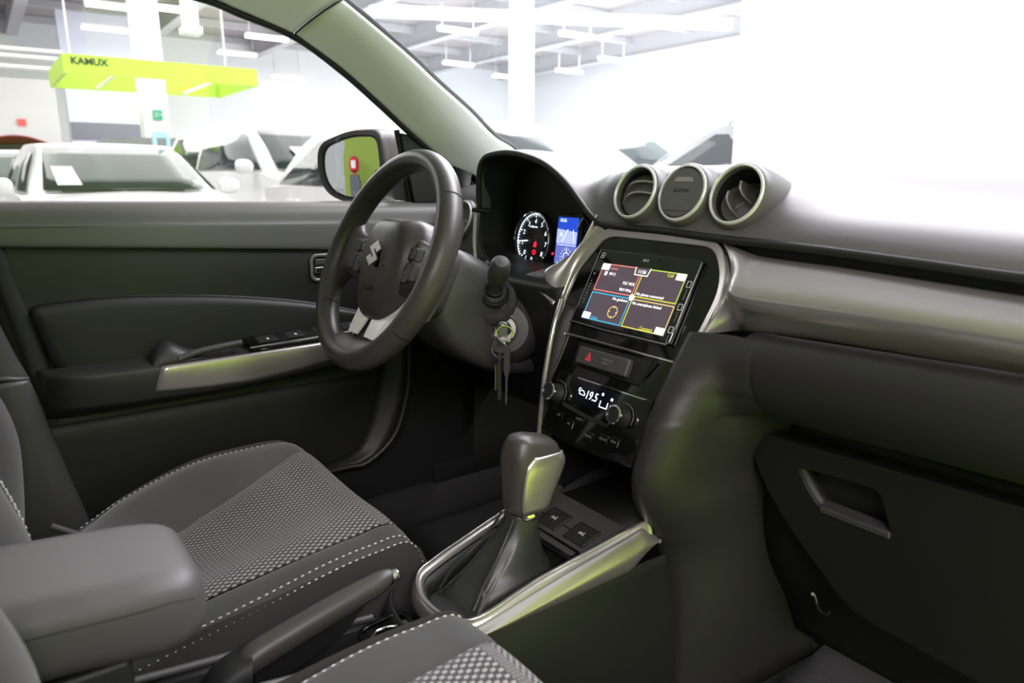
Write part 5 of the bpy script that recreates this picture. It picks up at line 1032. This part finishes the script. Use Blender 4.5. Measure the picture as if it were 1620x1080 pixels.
        for y_ in (nose-L*.19, tail+L*.185):
            w_ = lathe('wheel', [(.19,-.02),(.30,-.01),(.325,.03),(.325,.17),(.30,.205),(.21,.21)], (s*(hw-.20),y_,.325), (s,0,0), tyre, root, 28)
            lathe('alloy', [(.21,.18),(.205,.205),(.10,.19),(.04,.20),(.001,.20)], (s*(hw-.20),y_,.325), (s,0,0), rimm, w_, 20)
        lathe('wheel_arch', [(.36,.186),(.395,.190),(.395,.204),(.36,.204)], (s*(hw-.20),nose-L*.19,.325), (s,0,0), rubber, root, 28, cap=False)
        for y_ in (yb+.15, yb-.85):
            box('door_handle', (s*hw*1.0-.012,y_-.10,zb*.88), (s*hw*1.0+.024,y_+.08,zb*.88+.03), paint, root, .006)
        if rails: tube('roof_rail', [(s*tw*.93,rtop+.1,H*.985),(s*tw*.95,rtop+.25,H*1.022),(s*tw*.97,wtop-.35,H*1.02),(s*tw*.95,wtop-.15,H*.985)], .018, dull_metal, root, 8, n=20)
    box('grille', (-hw*.46,nose-.05,zh*.56), (hw*.46,nose+.006,zh*.72), rubber, root, .01)
    for k in range(4): box('wiper' if k < 2 else 'air_intake', (-.5+.55*k,cowl-.02,zb*1.0+.012) if k < 2 else (-.5+.6*(k-2),nose-.03,.40), (-.0+.55*k,cowl+.02,zb*1.0+.03) if k < 2 else (-.1+.6*(k-2),nose+.004,.46), rubber, root, .004)
    # seats and inside mirror glimpsed through the glass are dark; sheet of paper behind the windshield
    if paper:
        u0, v0 = paper
        q = [wsp(u0-.10,v0), wsp(u0+.16,v0), wsp(u0+.22,v0+.36), wsp(u0-.02,v0+.36)]
        prism('price_sheet', [p+V((0,.02,.016)) for p in q], (0,.004,.004), hall_white, root)
    if hood_open:
        loft('open_hood', [[V((u*hw*.86, cowl+.02-.10*(1-abs(u)), zh*1.0)), V((u*hw*.90, cowl+.35, zh+.42)), V((u*hw*.84, cowl+.66, zh+.72-.10*u*u)), V((u*hw*.60, cowl+.86, zh+.80-.16*u*u))] for u in (-1,-.6,-.2,.2,.6,1)], paint, root, nu=16, nv=10, thick=.03, ang=60)
        loft('hood_liner', [[V((u*hw*.70, cowl+.10, zh+.02)), V((u*hw*.74, cowl+.42, zh+.38)), V((u*hw*.68, cowl+.71, zh+.64-.10*u*u))] for u in (-1,-.5,0,.5,1)], rubber, root, nu=12, nv=8, thick=.02, ang=60)
    root.location = (loc[0], loc[1], 0); root.rotation_euler = (0, 0, rot)
    return root
white_p = mat('white_car_paint', (.86,.86,.86), .25, coat=.5); dark_p = mat('dark_grey_car_paint', (.06,.06,.065), .25, coat=.6); red_p2 = mat('red_car_paint', (.17,.004,.02), .35, coat=.15); grey_p = mat('grey_car_paint', (.30,.31,.32), .25, coat=.6)
def at(px, d):
    """ground point seen in column px at depth d (metres along the view)"""
    return CAM_LOC + V((fw.x, fw.y, 0)).normalized()*d + V((rt.x, rt.y, 0))*(px-810)/FPX*d*.975
def face(ang): return ang

R_ = math.radians
def put_car(px, d, a, *ar, **kw):
    p = at(px, d); return car(kw.pop('name','parked_car'), ar[0], ar[1], (p.x, p.y), R_(a-90), group='cars parked in the showroom', **kw)
put_car(168, 7.9, 2, 'white car facing the driver window with a price sheet behind its windshield', white_p, L=4.45, H=1.45, paper=(.62,.08))
put_car(455, 10.0, 9, 'white tall car beside the wing mirror, its side window and windshield both showing', white_p, L=4.7, Wd=1.9, H=1.76, suv=True, paper=(.35,.10))
put_car(322, 15.5, 60, 'dark car half hidden between the two white cars at the driver window', dark_p, L=4.3, H=1.86, suv=True)
put_car(0, 14.5, 8, 'red car with its hood raised at the far left', red_p2, L=4.2, H=1.60, hood_open=True)
put_car(48, 11.2, 5, 'grey car behind the mirror of the leftmost white car', grey_p, L=3.9, H=1.50)
put_car(775, 6.0, 12, 'white car low beyond the instrument hood, seen through the windshield', white_p, L=4.4, H=1.53)
put_car(930, 13.0, 40, 'white low car in the middle of the windshield view', white_p, L=4.3, H=1.66)
put_car(1010, 16.0, 40, 'far pale grey car partly hidden by the white estate car', grey_p, L=4.6, H=1.95, suv=True)
put_car(1165, 9.4, 222, 'white estate car with roof rails seen from the side near the white wall', white_p, L=4.5, Wd=1.85, H=1.72, suv=True, rails=True)
